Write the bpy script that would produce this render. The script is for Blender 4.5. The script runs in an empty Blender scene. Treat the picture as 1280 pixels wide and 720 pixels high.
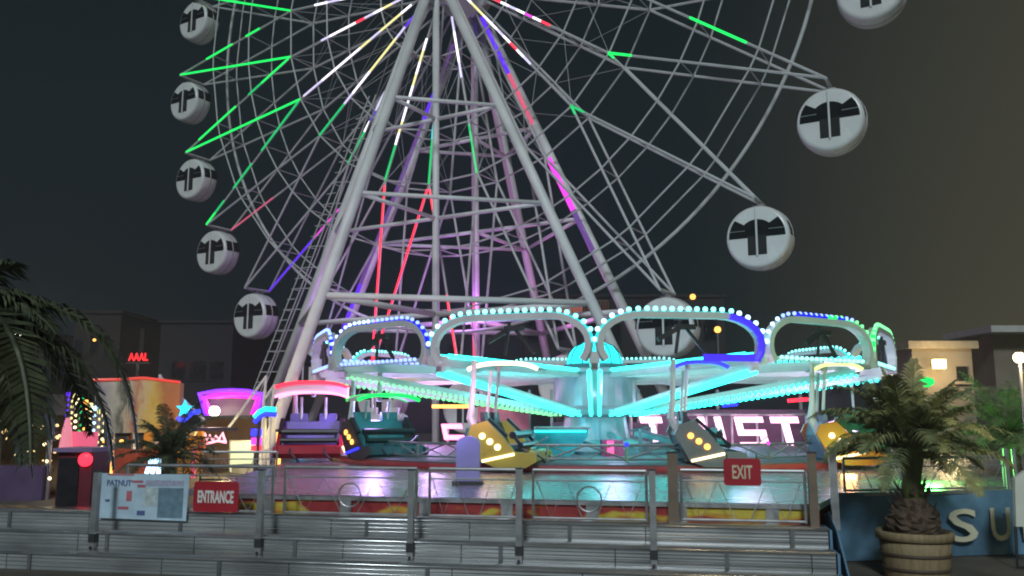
import bpy, math, random
from mathutils import Vector, Matrix
random.seed(7)
V = Vector
sc = bpy.context.scene
COL = sc.collection
F, PITCH, EYE = 1065.0, 0.148, 2.0
CP, SP = math.cos(PITCH), math.sin(PITCH)
PI = math.pi


def at(px, py, Y):                       # photograph pixel + distance -> point
    u = (360 - py) / F
    v = V(((px - 640) / F, CP - u * SP, SP + u * CP))
    k = Y / v.y
    return V((v.x * k, Y, v.z * k + EYE))


# ------------------------------------------------------------------ materials
MATS = {}


def mat(name, col, rough=0.6, metal=0.0, var=0.18, scale=3.0, bump=0.0, bscale=40.0, stretch=None):
    if name in MATS:
        return MATS[name]
    m = bpy.data.materials.new(name)
    m.use_nodes = True
    nt = m.node_tree
    b = nt.nodes['Principled BSDF']
    b.inputs['Roughness'].default_value = rough
    b.inputs['Metallic'].default_value = metal
    tc = nt.nodes.new('ShaderNodeTexCoord')
    mp = nt.nodes.new('ShaderNodeMapping')
    nt.links.new(tc.outputs['Object'], mp.inputs['Vector'])
    if stretch:
        mp.inputs['Scale'].default_value = stretch
    n = nt.nodes.new('ShaderNodeTexNoise')
    n.inputs['Scale'].default_value = scale
    n.inputs['Detail'].default_value = 6
    nt.links.new(mp.outputs['Vector'], n.inputs['Vector'])
    r = nt.nodes.new('ShaderNodeValToRGB')
    r.color_ramp.elements[0].position = 0.3
    r.color_ramp.elements[1].position = 0.7
    r.color_ramp.elements[0].color = (*[c * (1 - var) for c in col], 1)
    r.color_ramp.elements[1].color = (*[min(1, c * (1 + var)) for c in col], 1)
    nt.links.new(n.outputs['Fac'], r.inputs['Fac'])
    nt.links.new(r.outputs['Color'], b.inputs['Base Color'])
    rr = nt.nodes.new('ShaderNodeMapRange')
    rr.inputs['To Min'].default_value = max(0.05, rough - 0.12)
    rr.inputs['To Max'].default_value = min(1, rough + 0.12)
    nt.links.new(n.outputs['Fac'], rr.inputs['Value'])
    nt.links.new(rr.outputs['Result'], b.inputs['Roughness'])
    if bump:
        n2 = nt.nodes.new('ShaderNodeTexNoise')
        n2.inputs['Scale'].default_value = bscale
        nt.links.new(mp.outputs['Vector'], n2.inputs['Vector'])
        bp = nt.nodes.new('ShaderNodeBump')
        bp.inputs['Strength'].default_value = bump
        bp.inputs['Distance'].default_value = 0.02
        nt.links.new(n2.outputs['Fac'], bp.inputs['Height'])
        nt.links.new(bp.outputs['Normal'], b.inputs['Normal'])
    MATS[name] = m
    return m


def emit(name, col, s):
    if name in MATS:
        return MATS[name]
    m = bpy.data.materials.new(name)
    m.use_nodes = True
    nt = m.node_tree
    b = nt.nodes['Principled BSDF']
    b.inputs['Base Color'].default_value = (*[min(1, c) * 0.5 for c in col], 1)
    b.inputs['Roughness'].default_value = 0.4
    b.inputs['Emission Color'].default_value = (*col, 1)
    b.inputs['Emission Strength'].default_value = s
    MATS[name] = m
    return m


def flame_mat():
    m = bpy.data.materials.new('flame_paint')
    m.use_nodes = True
    nt = m.node_tree
    b = nt.nodes['Principled BSDF']
    b.inputs['Roughness'].default_value = 0.45
    tc = nt.nodes.new('ShaderNodeTexCoord')
    mp = nt.nodes.new('ShaderNodeMapping')
    mp.inputs['Rotation'].default_value = (0, 0.6, 0.19)
    mp.inputs['Scale'].default_value = (0.9, 0.3, 2.6)
    n = nt.nodes.new('ShaderNodeTexNoise')
    n.inputs['Scale'].default_value = 1.6
    n.inputs['Detail'].default_value = 1.5
    n.inputs['Distortion'].default_value = 0.8
    r = nt.nodes.new('ShaderNodeValToRGB')
    e = r.color_ramp.elements
    e[0].position = 0.40; e[0].color = (0.34, 0.03, 0.035, 1)
    e[1].position = 0.60; e[1].color = (0.65, 0.52, 0.07, 1)
    x = e.new(0.50); x.color = (0.42, 0.05, 0.04, 1)
    x = e.new(0.54); x.color = (0.6, 0.25, 0.04, 1)
    nt.links.new(tc.outputs['Object'], mp.inputs['Vector'])
    nt.links.new(mp.outputs['Vector'], n.inputs['Vector'])
    nt.links.new(n.outputs['Fac'], r.inputs['Fac'])
    nt.links.new(r.outputs['Color'], b.inputs['Base Color'])
    return m


def tread_mat():
    m = mat('tread_aluminium', (0.37, 0.385, 0.39), 0.32, 0.25, 0.45, 1.3, stretch=(0.35, 2, 2))
    nt = m.node_tree
    b = nt.nodes['Principled BSDF']
    tc = nt.nodes.new('ShaderNodeTexCoord')
    w = nt.nodes.new('ShaderNodeTexWave')
    w.bands_direction = 'Z'
    w.inputs['Scale'].default_value = 9
    w.inputs['Distortion'].default_value = 0.3
    bp = nt.nodes.new('ShaderNodeBump')
    bp.inputs['Strength'].default_value = 0.22
    bp.inputs['Distance'].default_value = 0.02
    nt.links.new(tc.outputs['Object'], w.inputs['Vector'])
    nt.links.new(w.outputs['Fac'], bp.inputs['Height'])
    nt.links.new(bp.outputs['Normal'], b.inputs['Normal'])
    return m


WHITE = mat('white_steel_paint', (0.84, 0.84, 0.84), 0.45, 0.0, 0.12, 0.7)
WHITE2 = mat('thin_steel_paint', (0.60, 0.60, 0.60), 0.5, 0.0, 0.1, 2)
CABIN = mat('cabin_fibreglass', (0.80, 0.80, 0.79), 0.25, 0.0, 0.05, 1.5)
GLASS = mat('dark_window_glass', (0.012, 0.014, 0.016), 0.08, 0.0, 0.1)
STEEL = mat('galvanised_steel', (0.42, 0.43, 0.44), 0.42, 0.7, 0.2, 5)
DARK = mat('dark_steel', (0.055, 0.055, 0.06), 0.5, 0.4, 0.2, 5)
BLACK = mat('black_padding', (0.015, 0.016, 0.02), 0.35, 0.0, 0.2, 6)
CROWN = mat('crown_white_paint', (0.70, 0.70, 0.70), 0.4, 0.0, 0.08, 2)
DECK = mat('deck_plate', (0.38, 0.35, 0.38), 0.26, 0.5, 0.2, 1.2, 0.15, 60)
TREAD = tread_mat()
FLAME = flame_mat()
TOPM = mat('polished_tread', (0.68, 0.69, 0.71), 0.22, 0.8, 0.3, 1.4, stretch=(1, 4, 4))
TARP = mat('blue_tarpaulin', (0.14, 0.28, 0.42), 0.38, 0.0, 0.5, 1.3, 0.6, 3)
CREAM = mat('cream_print', (0.72, 0.69, 0.5), 0.5, 0, 0.08)
REDSIGN = mat('red_sign_paint', (0.42, 0.02, 0.035), 0.4, 0, 0.1)
SIGNWHITE = mat('sign_white', (0.78, 0.76, 0.74), 0.5, 0, 0.05)
LEAF = mat('palm_leaf', (0.19, 0.22, 0.10), 0.5, 0, 0.4, 8)
LEAF2 = mat('dark_palm_leaf', (0.10, 0.12, 0.065), 0.5, 0, 0.4, 8)
BARK = mat('palm_bark', (0.11, 0.075, 0.05), 0.9, 0, 0.4, 14, 0.8, 30)
TERRA = mat('planter_timber', (0.33, 0.25, 0.14), 0.7, 0, 0.25, 4, 0.3, 25, (6, 6, 0.7))
PAVE = mat('paving', (0.13, 0.115, 0.095), 0.75, 0, 0.25, 1.2, 0.3, 60)
WALL = mat('render_wall', (0.24, 0.2, 0.15), 0.85, 0, 0.15, 1.0, 0.2, 20)
WALLD = mat('dull_wall', (0.016, 0.017, 0.021), 0.85, 0, 0.2, 1.0, 0.2, 20)
ROOF = mat('flat_roof_slab', (0.5, 0.49, 0.46), 0.8, 0, 0.1)

E = dict(
    cyan=emit('led_cyan', (0.035, 1.0, 0.9), 4.2), cyand=emit('led_cyan_soft', (0.02, 0.85, 0.85), 1.3),
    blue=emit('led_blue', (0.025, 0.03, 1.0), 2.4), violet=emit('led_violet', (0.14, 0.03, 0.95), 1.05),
    green=emit('led_green', (0.012, 1.0, 0.15), 1.25), greend=emit('led_green_fine', (0.01, 0.75, 0.2), .8),
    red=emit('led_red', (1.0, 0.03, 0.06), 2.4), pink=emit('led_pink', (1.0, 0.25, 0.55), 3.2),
    magenta=emit('led_magenta', (0.85, 0.06, 0.75), 1.3), warm=emit('led_warm', (1.0, 0.78, 0.42), 3.4),
    bulbc=emit('bulb_cyan', (0.28, 1.0, 0.97), 2.4), bulbb=emit('bulb_blue', (0.25, 0.38, 1.0), 2.4), bulbg=emit('bulb_green', (0.25, 1.0, 0.4), 1.5), chan=emit('halo_cyan', (0.01, .5, .52), 1.5), halob=emit('halo_blue', (0.012, 0.012, .85), 1.0),
    white=emit('led_white', (0.95, 0.92, 1.0), 2.0), lav=emit('led_lavender', (0.75, 0.7, 1.0), 1.1),
    yellow=emit('led_yellow', (0.9, 0.85, 0.35), 1.3), orange=emit('led_orange', (1.0, 0.42, 0.08), 3.2),
    purple=emit('glow_purple', (0.22, 0.10, 0.42), 0.55), rose=emit('led_rose', (0.8, 0.12, 0.22), 0.9),
    mauve=emit('wash_mauve', (0.42, 0.25, 0.42), 0.4), bluew=emit('led_ice_blue', (0.45, 0.75, 1.0), 3.5),
    sodium=emit('sodium_lamp', (1.0, 0.72, 0.3), 14), flood=emit('floodlight_lens', (1.0, 0.93, 0.8), 12),
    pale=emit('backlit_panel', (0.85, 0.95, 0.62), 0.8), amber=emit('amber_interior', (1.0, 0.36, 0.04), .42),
    letter=emit('letter_leds', (1.0, 0.5, 0.75), 3.4), teal=emit('teal_lamp', (0.02, 0.7, 0.72), 0.8),
)

# ------------------------------------------------------------------ builder
ORG = {}


class MB:
    def __init__(s):
        s.v, s.f, s.mi, s.cur = [], [], [], 0

    def add(s, vs, fs):
        o = len(s.v)
        s.v += [V(p) for p in vs]
        s.f += [[i + o for i in f] for f in fs]
        s.mi += [s.cur] * len(fs)
        return s

    def box(s, c, sz, rz=0.0):
        c = V(c); h = [a / 2 for a in sz]
        co, si = math.cos(rz), math.sin(rz)
        vs = []
        for z in (-1, 1):
            for x, y in ((-1, -1), (1, -1), (1, 1), (-1, 1)):
                X, Y = x * h[0], y * h[1]
                vs.append(c + V((X * co - Y * si, X * si + Y * co, z * h[2])))
        return s.add(vs, [(3, 2, 1, 0), (4, 5, 6, 7), (0, 1, 5, 4), (1, 2, 6, 5), (2, 3, 7, 6), (3, 0, 4, 7)])

    def bar(s, a, b, w, h=None, up=V((0, 0, 1))):
        a, b = V(a), V(b); h = h or w
        t = (b - a).normalized()
        x = t.cross(up)
        if x.length < 1e-4:
            x = t.cross(V((1, 0, 0)))
        x.normalize(); y = x.cross(t)
        vs = [p + x * i * w / 2 + y * j * h / 2 for p in (a, b) for i, j in ((-1, -1), (1, -1), (1, 1), (-1, 1))]
        return s.add(vs, [(3, 2, 1, 0), (4, 5, 6, 7), (0, 1, 5, 4), (1, 2, 6, 5), (2, 3, 7, 6), (3, 0, 4, 7)])

    def tube(s, pts, r, n=8, closed=False):
        pts = [V(p) for p in pts]
        m = len(pts)
        rs = r if isinstance(r, (list, tuple)) else [r] * m
        rings, ref = [], None
        for i, p in enumerate(pts):
            if closed:
                t = pts[(i + 1) % m] - pts[i - 1]
            else:
                t = pts[min(i + 1, m - 1)] - pts[max(i - 1, 0)]
            t.normalize()
            if ref is None:
                ref = t.cross(V((0, 0, 1)))
                if ref.length < 1e-3:
                    ref = t.cross(V((1, 0, 0)))
            ref = (ref - t * ref.dot(t)).normalized()
            y = t.cross(ref)
            rings.append([p + (ref * math.cos(2 * PI * k / n) + y * math.sin(2 * PI * k / n)) * rs[i] for k in range(n)])
        vs = [p for g in rings for p in g]
        fs = []
        for i in range(m if closed else m - 1):
            j = (i + 1) % m
            for k in range(n):
                l = (k + 1) % n
                fs.append((i * n + k, i * n + l, j * n + l, j * n + k))
        if not closed:
            fs.append(tuple(range(n - 1, -1, -1)))
            fs.append(tuple((m - 1) * n + k for k in range(n)))
        return s.add(vs, fs)

    def lathe(s, prof, c, n=24, ax=V((0, 0, 1))):   # prof: (radius, along axis)
        c = V(c); ax = ax.normalized()
        x = ax.cross(V((0, 0, 1)))
        if x.length < 1e-3:
            x = V((1, 0, 0))
        x.normalize(); y = ax.cross(x)
        vs, fs = [], []
        for r, h in prof:
            for k in range(n):
                a = 2 * PI * k / n
                vs.append(c + ax * h + (x * math.cos(a) + y * math.sin(a)) * r)
        for i in range(len(prof) - 1):
            for k in range(n):
                l = (k + 1) % n
                fs.append((i * n + k, i * n + l, (i + 1) * n + l, (i + 1) * n + k))
        fs.append(tuple(range(n - 1, -1, -1)))
        fs.append(tuple((len(prof) - 1) * n + k for k in range(n)))
        return s.add(vs, fs)

    def prism(s, poly, o, ex, ey, ez, t):    # 2-D outline in plane ex/ey, thickness t along ez
        o, ex, ey, ez = V(o), V(ex), V(ey), V(ez)
        n = len(poly)
        vs = [o + ex * a + ey * b - ez * t / 2 for a, b in poly] + [o + ex * a + ey * b + ez * t / 2 for a, b in poly]
        fs = [tuple(range(n - 1, -1, -1)), tuple(range(n, 2 * n))]
        fs += [(i, (i + 1) % n, n + (i + 1) % n, n + i) for i in range(n)]
        return s.add(vs, fs)

    def ball(s, c, r, n=8, sq=1.0):
        prof = []
        for i in range(1, 6):
            a = PI * i / 6
            prof.append((r * math.sin(a), -r * math.cos(a) * sq))
        return s.lathe(prof, c, n)

    def build(s, name, m, parent=None, smooth=False):
        me = bpy.data.meshes.new(name)
        org = ORG.get(parent.name, V((0, 0, 0))) if parent else V((0, 0, 0))
        me.from_pydata([tuple(p - org) for p in s.v], [], s.f)
        for x in (m if isinstance(m, (list, tuple)) else [m]):
            me.materials.append(x)
        if isinstance(m, (list, tuple)):
            me.polygons.foreach_set('material_index', s.mi)
        if smooth:
            me.polygons.foreach_set('use_smooth', [True] * len(me.polygons))
        me.update()
        o = bpy.data.objects.new(name, me)
        COL.objects.link(o)
        if parent:
            o.parent = parent
            ORG[o.name] = org
        return o


def tag(o, label=None, cat=None, group=None, kind=None):
    if label: o['label'] = label
    if cat: o['category'] = cat
    if group: o['group'] = group
    if kind: o['kind'] = kind
    return o


def thing(name, loc, label, cat, group=None):
    o = bpy.data.objects.new(name, None)
    COL.objects.link(o)
    o.location = loc
    ORG[o.name] = V(loc)
    return tag(o, label, cat, group)


def text_mesh(txt, name, m, parent, origin, ex, ey, w, h, depth=0.012, bold=0.0):
    """flat lettering fitted to a w x h rectangle whose centre is origin"""
    cu = bpy.data.curves.new('lettering_curve', 'FONT')
    cu.body = txt
    cu.extrude = 0.01
    cu.offset = bold
    cu.resolution_u = 3
    tmp = bpy.data.objects.new('lettering_curve', cu)
    me = bpy.data.meshes.new_from_object(tmp)
    xs = [v.co.x for v in me.vertices]; ys = [v.co.y for v in me.vertices]
    x0, x1, y0, y1 = min(xs), max(xs), min(ys), max(ys)
    ez = V(ex).cross(V(ey))
    org = ORG.get(parent.name, V((0, 0, 0)))
    for v in me.vertices:
        a = ((v.co.x - x0) / (x1 - x0) - 0.5) * w
        b = ((v.co.y - y0) / (y1 - y0) - 0.5) * h
        v.co = V(origin) + V(ex) * a + V(ey) * b + ez * (depth / 2 * (1 if v.co.z > 0 else -1)) - org
    me.materials.clear(); me.materials.append(m)
    bpy.data.objects.remove(tmp)
    o = bpy.data.objects.new(name, me)
    COL.objects.link(o)
    o.parent = parent
    ORG[o.name] = org
    return o


def lamp(name, loc, col, power, r=0.15):
    l = bpy.data.lights.new(name, 'POINT')
    l.color = col; l.energy = power; l.shadow_soft_size = r
    o = bpy.data.objects.new(name, l)
    o.location = loc
    COL.objects.link(o)
    return o


# ------------------------------------------------------------------ ground
g = MB()
g.add([(-400, -60, 0), (400, -60, 0), (400, 700, 0), (-400, 700, 0)], [(0, 1, 2, 3)])
tag(g.build('ground', PAVE), kind='structure')

# ------------------------------------------------------------------ ferris wheel
C = V((-2.882, 40.985, 21.889 + EYE))
AL, PH, R, RI, WD = 1.042, 0.053, 20.0, 10.717, 1.813
A = V((math.cos(AL), math.sin(AL), 0))          # axle, pointing away
D = V((math.sin(AL), -math.cos(AL), 0))         # in the wheel's plane, to the right and nearer
UP = V((0, 0, 1))
N = 24


def wp(i, r, side):
    t = PH + 2 * PI * i / N
    return C + A * side * WD / 2 + (-D * math.cos(t) - UP * math.sin(t)) * r


fw = thing('ferris_wheel', C, 'giant white lattice ferris wheel with green, white and red lit spokes', 'ferris wheel')
b = MB()
b.lathe([(0.5, -2.6), (0.5, 2.6)], C, 20, A)
b.lathe([(1.35, -1.15), (1.5, -1.05), (1.5, -0.75), (0.8, -0.6), (0.8, 0.6), (1.5, 0.75), (1.5, 1.05), (1.35, 1.15)], C, 28, A)
b.build('hub', WHITE, fw, True)
spokes, vrods = {}, {}
for k in range(N):
    for sd in (-1, 1):
        p = C + A * sd * 0.9 + (wp(k + .5, 1.4, 0) - C)
        q = wp(k + .5, RI, sd)
        b = MB(); b.tube([p, q], 0.066, 6)
        spokes[k, sd] = (b.build('spoke', WHITE2, fw), p, q)
        for e in (0, 1):
            q2 = wp(k + e, R, sd)
            b = MB(); b.tube([q, q2], 0.06, 6)
            vrods[k, e, sd] = (b.build('rim_strut', WHITE2, fw), q, q2)


def vpoint(k, e, sd, f):
    _, p, q = vrods[k, e, sd]
    return p.lerp(q, f)


for r in (4.2, 8.0, RI):                       # inner rings: front hoop, rear hoop and ties
    b = MB()
    for sd in (-1, 1):
        b.tube([wp(k + .5, r, sd) for k in range(N)], 0.046, 6, True)
    for k in range(N):
        b.tube([wp(k + .5, r, -1), wp(k + .5, r, 1)], 0.034, 5)
    b.build('ring_truss', WHITE2, fw)
for f in (0.36, 0.68):
    b = MB()
    for sd in (-1, 1):
        pts = []
        for k in range(N):
            pts += [vpoint(k, 0, sd, f), vpoint(k, 1, sd, f)]
        b.tube(pts, 0.042, 6, True)
    for k in range(N):
        for e in (0, 1):
            b.tube([vpoint(k, e, -1, f), vpoint(k, e, 1, f)], 0.03, 5)
    b.build('ring_truss', WHITE2, fw)
b = MB()
b.tube([wp(i / 6, 17.85, 1) for i in range(N * 6)], 0.085, 8, True)
b.build('drive_rim', WHITE2, fw, True)
cb = MB()
for k in range(N):                             # thin cross cables between the two faces
    for r0, r1 in ((4.2, 8.0), (8.0, RI)):
        cb.tube([wp(k + .5, r0, -1), wp(k + .5, r1, 1)], 0.016, 4)
        cb.tube([wp(k + .5, r0, 1), wp(k + .5, r1, -1)], 0.016, 4)
        for sd in (-1,):
            cb.tube([wp(k + .5, r0, 1), wp(k + 1.5, r1, 1)], 0.013, 4)
            cb.tube([wp(k + .5, r1, -1), wp(k + 1.5, r0, -1)], 0.013, 4)
tag(cb.build('bracing_cable', WHITE2, fw), kind='stuff')
for i in range(N):
    b = MB(); b.tube([wp(i, R, -1), wp(i, R, 1)], 0.07, 8)
    b.build('gondola_axle', WHITE2, fw)


def strip(member, f0, f1, col, r=0.058):
    o, p, q = member
    off = -A * 0.05
    b = MB(); b.tube([p.lerp(q, f0) + off, p.lerp(q, f1) + off], r, 6)
    return b.build('light_strip', E[col], o)


def dashes(member, f0, f1, cols, r=0.056):
    n = len(cols)
    for i, c in enumerate(cols):
        if c:
            a = f0 + (f1 - f0) * i / n
            strip(member, a, a + (f1 - f0) / n * 0.99, c, r)


w, y, l, g_, rd, bl, cy = 'white', 'yellow', 'lav', 'greend', 'red', 'violet', 'cyand'
dashes(spokes[0, -1], 0.15, 0.75, [l, y, w, l, rd, w, w, w, l])
dashes(spokes[1, -1], 0.10, 0.97, [w, y, y, l, y, w, w, w, w, l, l])
dashes(spokes[2, -1], 0.12, 1.0, [bl, l, y, y, y, w, w, l, g_, g_, g_])
dashes(spokes[3, -1], 0.2, 1.0, [y, bl, y, w, w, l, l, bl, w, g_, g_, g_])
dashes(spokes[4, -1], 0.2, 1.0, [w, y, w, y, w, w, w, y, w, g_, g_, g_])
dashes(spokes[5, -1], 0.35, 1.0, [None, bl, w, cy, cy, g_, g_, g_])
dashes(spokes[6, -1], 0.10, 1.0, [l, w, w, l, None, None, None, g_, g_, g_])
dashes(spokes[8, -1], 0.05, 0.66, [w, y, y, w, w, l, w, rd, w, l])
dashes(spokes[9, -1], 0.05, 0.62, ['pink', w, w, rd, w, l, w, 'magenta', w, rd])
dashes(spokes[23, -1], 0.2, 0.8, [l, w, y, w, l, w])
strip(vrods[0, 0, -1], 0.0, 0.985, 'green'); dashes(vrods[0, 1, -1], 0.02, 0.98, ['green', 'green', 'greend', None, 'green', 'green', 'green', None])
strip(vrods[1, 1, -1], 0.02, 0.3, 'greend'); strip(vrods[1, 0, -1], 0.0, 0.985, 'green')
dashes(vrods[1, 1, -1], 0.3, 1.0, ['greend', None, 'greend', 'greend', None, 'greend', 'green'])
dashes(vrods[23, 1, -1], 0.02, 0.98, [None, None, 'green', None, 'green', 'green', None, None])
strip(vrods[23, 0, -1], 0.0, 0.9, 'green')
strip(vrods[22, 1, -1], 0.0, 0.9, 'green'); strip(vrods[22, 0, -1], 0.0, 0.9, 'green')
strip(vrods[4, 1, -1], 0.03, 1.0, 'red', 0.05); strip(vrods[5, 0, -1], 0.03, 1.0, 'red', 0.05)
strip(vrods[5, 1, -1], 0.03, 0.3, 'red', 0.05); strip(vrods[5, 1, -1], 0.6, 1.0, 'red', 0.045)
strip(vrods[9, 1, -1], 0.0, 0.12, 'green'); strip(vrods[9, 0, -1], 0.0, 0.04, 'green')
strip(vrods[8, 1, -1], 0.0, 0.08, 'greend'); strip(vrods[8, 0, -1], 0.0, 0.05, 'greend')
strip(vrods[10, 1, -1], 0.16, 0.0 + 0.5, 'green', 0.05) if False else strip(vrods[10, 0, -1], 0.32, 0.62, 'green')
strip(vrods[3, 0, 1], 0.55, 1.0, 'violet', 0.055); strip(vrods[3, 0, 1], 0.3, 0.55, 'magenta', 0.04)
strip(vrods[2, 0, 1], 0.6, 1.0, 'rose', 0.04)

# gondolas: round drums hanging from the axles
GL = {-1: 'round white gondola at the top left corner, partly behind the lit green zigzag',
      0: 'round white gondola, second from the top on the left rim, below a green strip',
      1: 'round white gondola, third down on the left rim, between two green zigzag tips',
      2: 'round white gondola, fourth down on the left rim, with side windows showing',
      3: 'round white gondola lowest on the left rim, hanging clear above the stalls',
      4: 'white gondola hidden behind the left side of the ride crown',
      5: 'white gondola low on the wheel behind the red canopy side of the ride',
      6: 'white gondola at the bottom of the wheel behind the ride hub',
      7: 'white gondola low on the right of the wheel behind the ride crown',
      8: 'round white gondola seen through the bulb lit loop right of the cyan dome',
      9: 'round white gondola on the right rim, lowest one hanging in clear sky',
      10: 'round white gondola on the right rim, middle one with dark T shaped door',
      11: 'round white gondola cut off by the top edge at the right'}


ra_ = math.radians


def arcpoly(r, z0, z1, n=14, x0=None, x1=None):
    """region of a disc of radius r between heights z0 and z1"""
    pts = []
    a0, a1 = math.asin(max(-1, z0 / r)), math.asin(min(1, z1 / r))
    for i in range(n + 1):
        a = a0 + (a1 - a0) * i / n
        pts.append((r * math.cos(a), r * math.sin(a)))
    for i in range(n + 1):
        a = a1 + (a0 - a1) * i / n
        pts.append((-r * math.cos(a), r * math.sin(a)))
    return pts


def gondola(i):
    top = wp(i, R, 0)
    c = top - UP * 1.58
    t = thing('gondola', c - UP * 1.4, GL[i], 'gondola', 'gondolas of the ferris wheel')
    RR = 1.36
    body = MB()
    prof = [(1.17, -.60), (1.23, -.59), (1.29, -.555), (1.335, -.49), (1.362, -.38), (1.378, -.2), (1.38, 0)]
    prof += [(r, -h) for r, h in reversed(prof[:-1])]
    body.lathe(prof, c, 48, A)
    bo = body.build('body', CABIN, t, False)
    for p_ in bo.data.polygons:
        p_.use_smooth = len(p_.vertices) == 4
    b = MB(); b.tube([c + (D * math.cos(q2) + UP * math.sin(q2)) * 1.385 for q2 in [2 * PI * kk / 40 for kk in range(40)]], .022, 5, True)
    b.build('seam', STEEL, bo, True)
    for sd in (-1, 1):
        ez = A * sd
        ex = D * sd
        o = c + ez * 0.602
        wpoly = [(1.19 * math.cos(a), 1.19 * math.sin(a)) for a in [ra_(-2 + 42 * k / 8) for k in range(9)]]
        wpoly += [(.80 * math.cos(a), -.06 + .80 * math.sin(a)) for a in [ra_(48 + 84 * k / 12) for k in range(13)]]
        wpoly += [(1.19 * math.cos(a), 1.19 * math.sin(a)) for a in [ra_(140 + 42 * k / 8) for k in range(9)]]
        b = MB(); b.prism(wpoly, o, ex, UP, ez, 0.016)
        win = b.build('window_band', GLASS, t)
        b = MB()
        b.prism([(-.40, -.80), (.40, -.80), (.40, .02), (-.40, .02)], o, ex, UP, ez, 0.02)
        b.build('door', mat('door_panel', (.035, .036, .038), .2), t)
        b = MB()
        b.tube([o - UP * 0.84 + ez * 0.05, o + UP * 1.22 + ez * 0.05], 0.045, 8)
        b.build('door_post', CABIN, t)
        for sx in (-1, 1):
            b = MB(); b.tube([o + ex * 1.14 * sx + UP * 0.28 + ez * .02, o + ex * .5 * sx + UP * 0.28 + ez * .02], 0.018, 6)
            b.build('window_bar', STEEL, win)
    for sx in (-1, 1):                          # side windows on the drum
        for a0, a1 in ((-.50, -.04), (.04, .50)):
            b = MB()
            vs, fs = [], []
            for kk in range(7):
                ang = math.radians(-1 + 27 * kk / 6)
                for aa in (a0, a1):
                    vs.append(c + A * aa + (D * sx * math.cos(ang) + UP * math.sin(ang)) * 1.384)
            for kk in range(6):
                fs.append((2 * kk, 2 * kk + 1, 2 * kk + 3, 2 * kk + 2))
            b.add(vs, fs)
            b.build('side_window', GLASS, t)
    b = MB()
    b.box(c + UP * 1.40, (0.5, 0.5, 0.1), AL)
    b.tube([c + UP * 1.36, top], 0.06, 8)
    for sd in (-1, 1):
        b.bar(c + UP * 1.42, top + A * sd * 0.75, 0.06)
    b.build('hanger', STEEL, t)
    t.scale = (.93, .93, .93)
    t.location.z += .15


for i in GL:
    gondola(i)

# support tower
tw = thing('support_tower', V((C.x, C.y, 0)), 'white tapering steel tower of legs and cross beams carrying the ferris wheel', 'tower')
levels = [4.63, 9.2, 14.1]
for sd in (-1, 1):
    apex = C + A * sd * 1.75
    foot = V((apex.x, apex.y, 0))
    feet = {'col': foot + D * .35, 'right': foot + D * 11.4, 'left': foot - D * 11.4, 'out': foot + A * sd * 10.2}
    if sd == -1:
        feet['out'] = foot - A * 10.4 + D * 0.2
    pts = {}
    wm = WHITE
    for kname, f in feet.items():
        b = MB()
        rr = 0.165 if kname == 'col' else 0.23
        b.tube([apex, f], rr, 14)
        legobj = b.build('column' if kname == 'col' else 'leg', wm, tw, True)
        pts[kname] = [apex.lerp(f, (apex.z - (z + EYE)) / apex.z) for z in levels]
        b = MB(); b.box(f + UP * .15, (1.3, 1.3, .3), AL)
        b.build('footing', mat('concrete', (0.3, 0.29, 0.28), .85), tw)
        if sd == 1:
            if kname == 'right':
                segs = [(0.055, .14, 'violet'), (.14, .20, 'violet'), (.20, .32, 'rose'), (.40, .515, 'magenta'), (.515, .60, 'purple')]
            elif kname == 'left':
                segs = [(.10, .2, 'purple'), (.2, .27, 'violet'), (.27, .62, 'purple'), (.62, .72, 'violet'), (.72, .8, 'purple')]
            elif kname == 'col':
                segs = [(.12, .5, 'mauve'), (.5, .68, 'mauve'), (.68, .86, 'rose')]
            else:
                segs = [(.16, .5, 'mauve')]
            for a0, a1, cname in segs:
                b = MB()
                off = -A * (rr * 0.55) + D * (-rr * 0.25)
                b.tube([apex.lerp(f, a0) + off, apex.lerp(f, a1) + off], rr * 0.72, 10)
                b.build('light_strip', E[cname], legobj, True)  # on left leg and column, glow stands in for a purple light wash
    for j in range(3):
        for a, c2 in (('left', 'col'), ('col', 'right'), ('out', 'right'), ('out', 'col'), ('out', 'left')):
            b = MB(); b.tube([pts[a][j], pts[c2][j]], 0.095 if j else 0.13, 10)
            b.build('cross_beam', WHITE, tw, True)
# caged ladder beside the far left leg
apex = C - A * 1.75
foot = V((apex.x, apex.y, 0)) - D * 11.4
lad = MB()
for off, off2 in ((0.7, -0.35), (1.3, -0.35), (0.7, 0.35), (1.3, 0.35)):
    lad.tube([foot - D * off + A * off2, apex.lerp(foot, 0.25) - D * off * 0.7 + A * off2], 0.035, 6)
for i in range(34):
    q = foot.lerp(apex.lerp(foot, 0.25), i / 34)
    lad.tube([q - D * .7 - A * .35, q - D * 1.28 - A * .35], 0.025, 5)
    if i % 2 == 0:
        lad.tube([q - D * 1.25 - A * .35, q - D * 1.25 + A * .35], 0.025, 5)
        lad.tube([q - D * .1, q - D * .7 - A * .35], 0.025, 5)
lad.build('ladder', WHITE2, tw)

# ------------------------------------------------------------------ platform, stairs
u = V((9.48, -1.8, 0)).normalized()
v = V((-u.y, u.x, 0))
E0 = at(130, 640, 12.35); E0.z = 0
ULEN = 9.72


def sp(a, bb, z):
    return E0 + u * a + v * bb + UP * z


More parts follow.
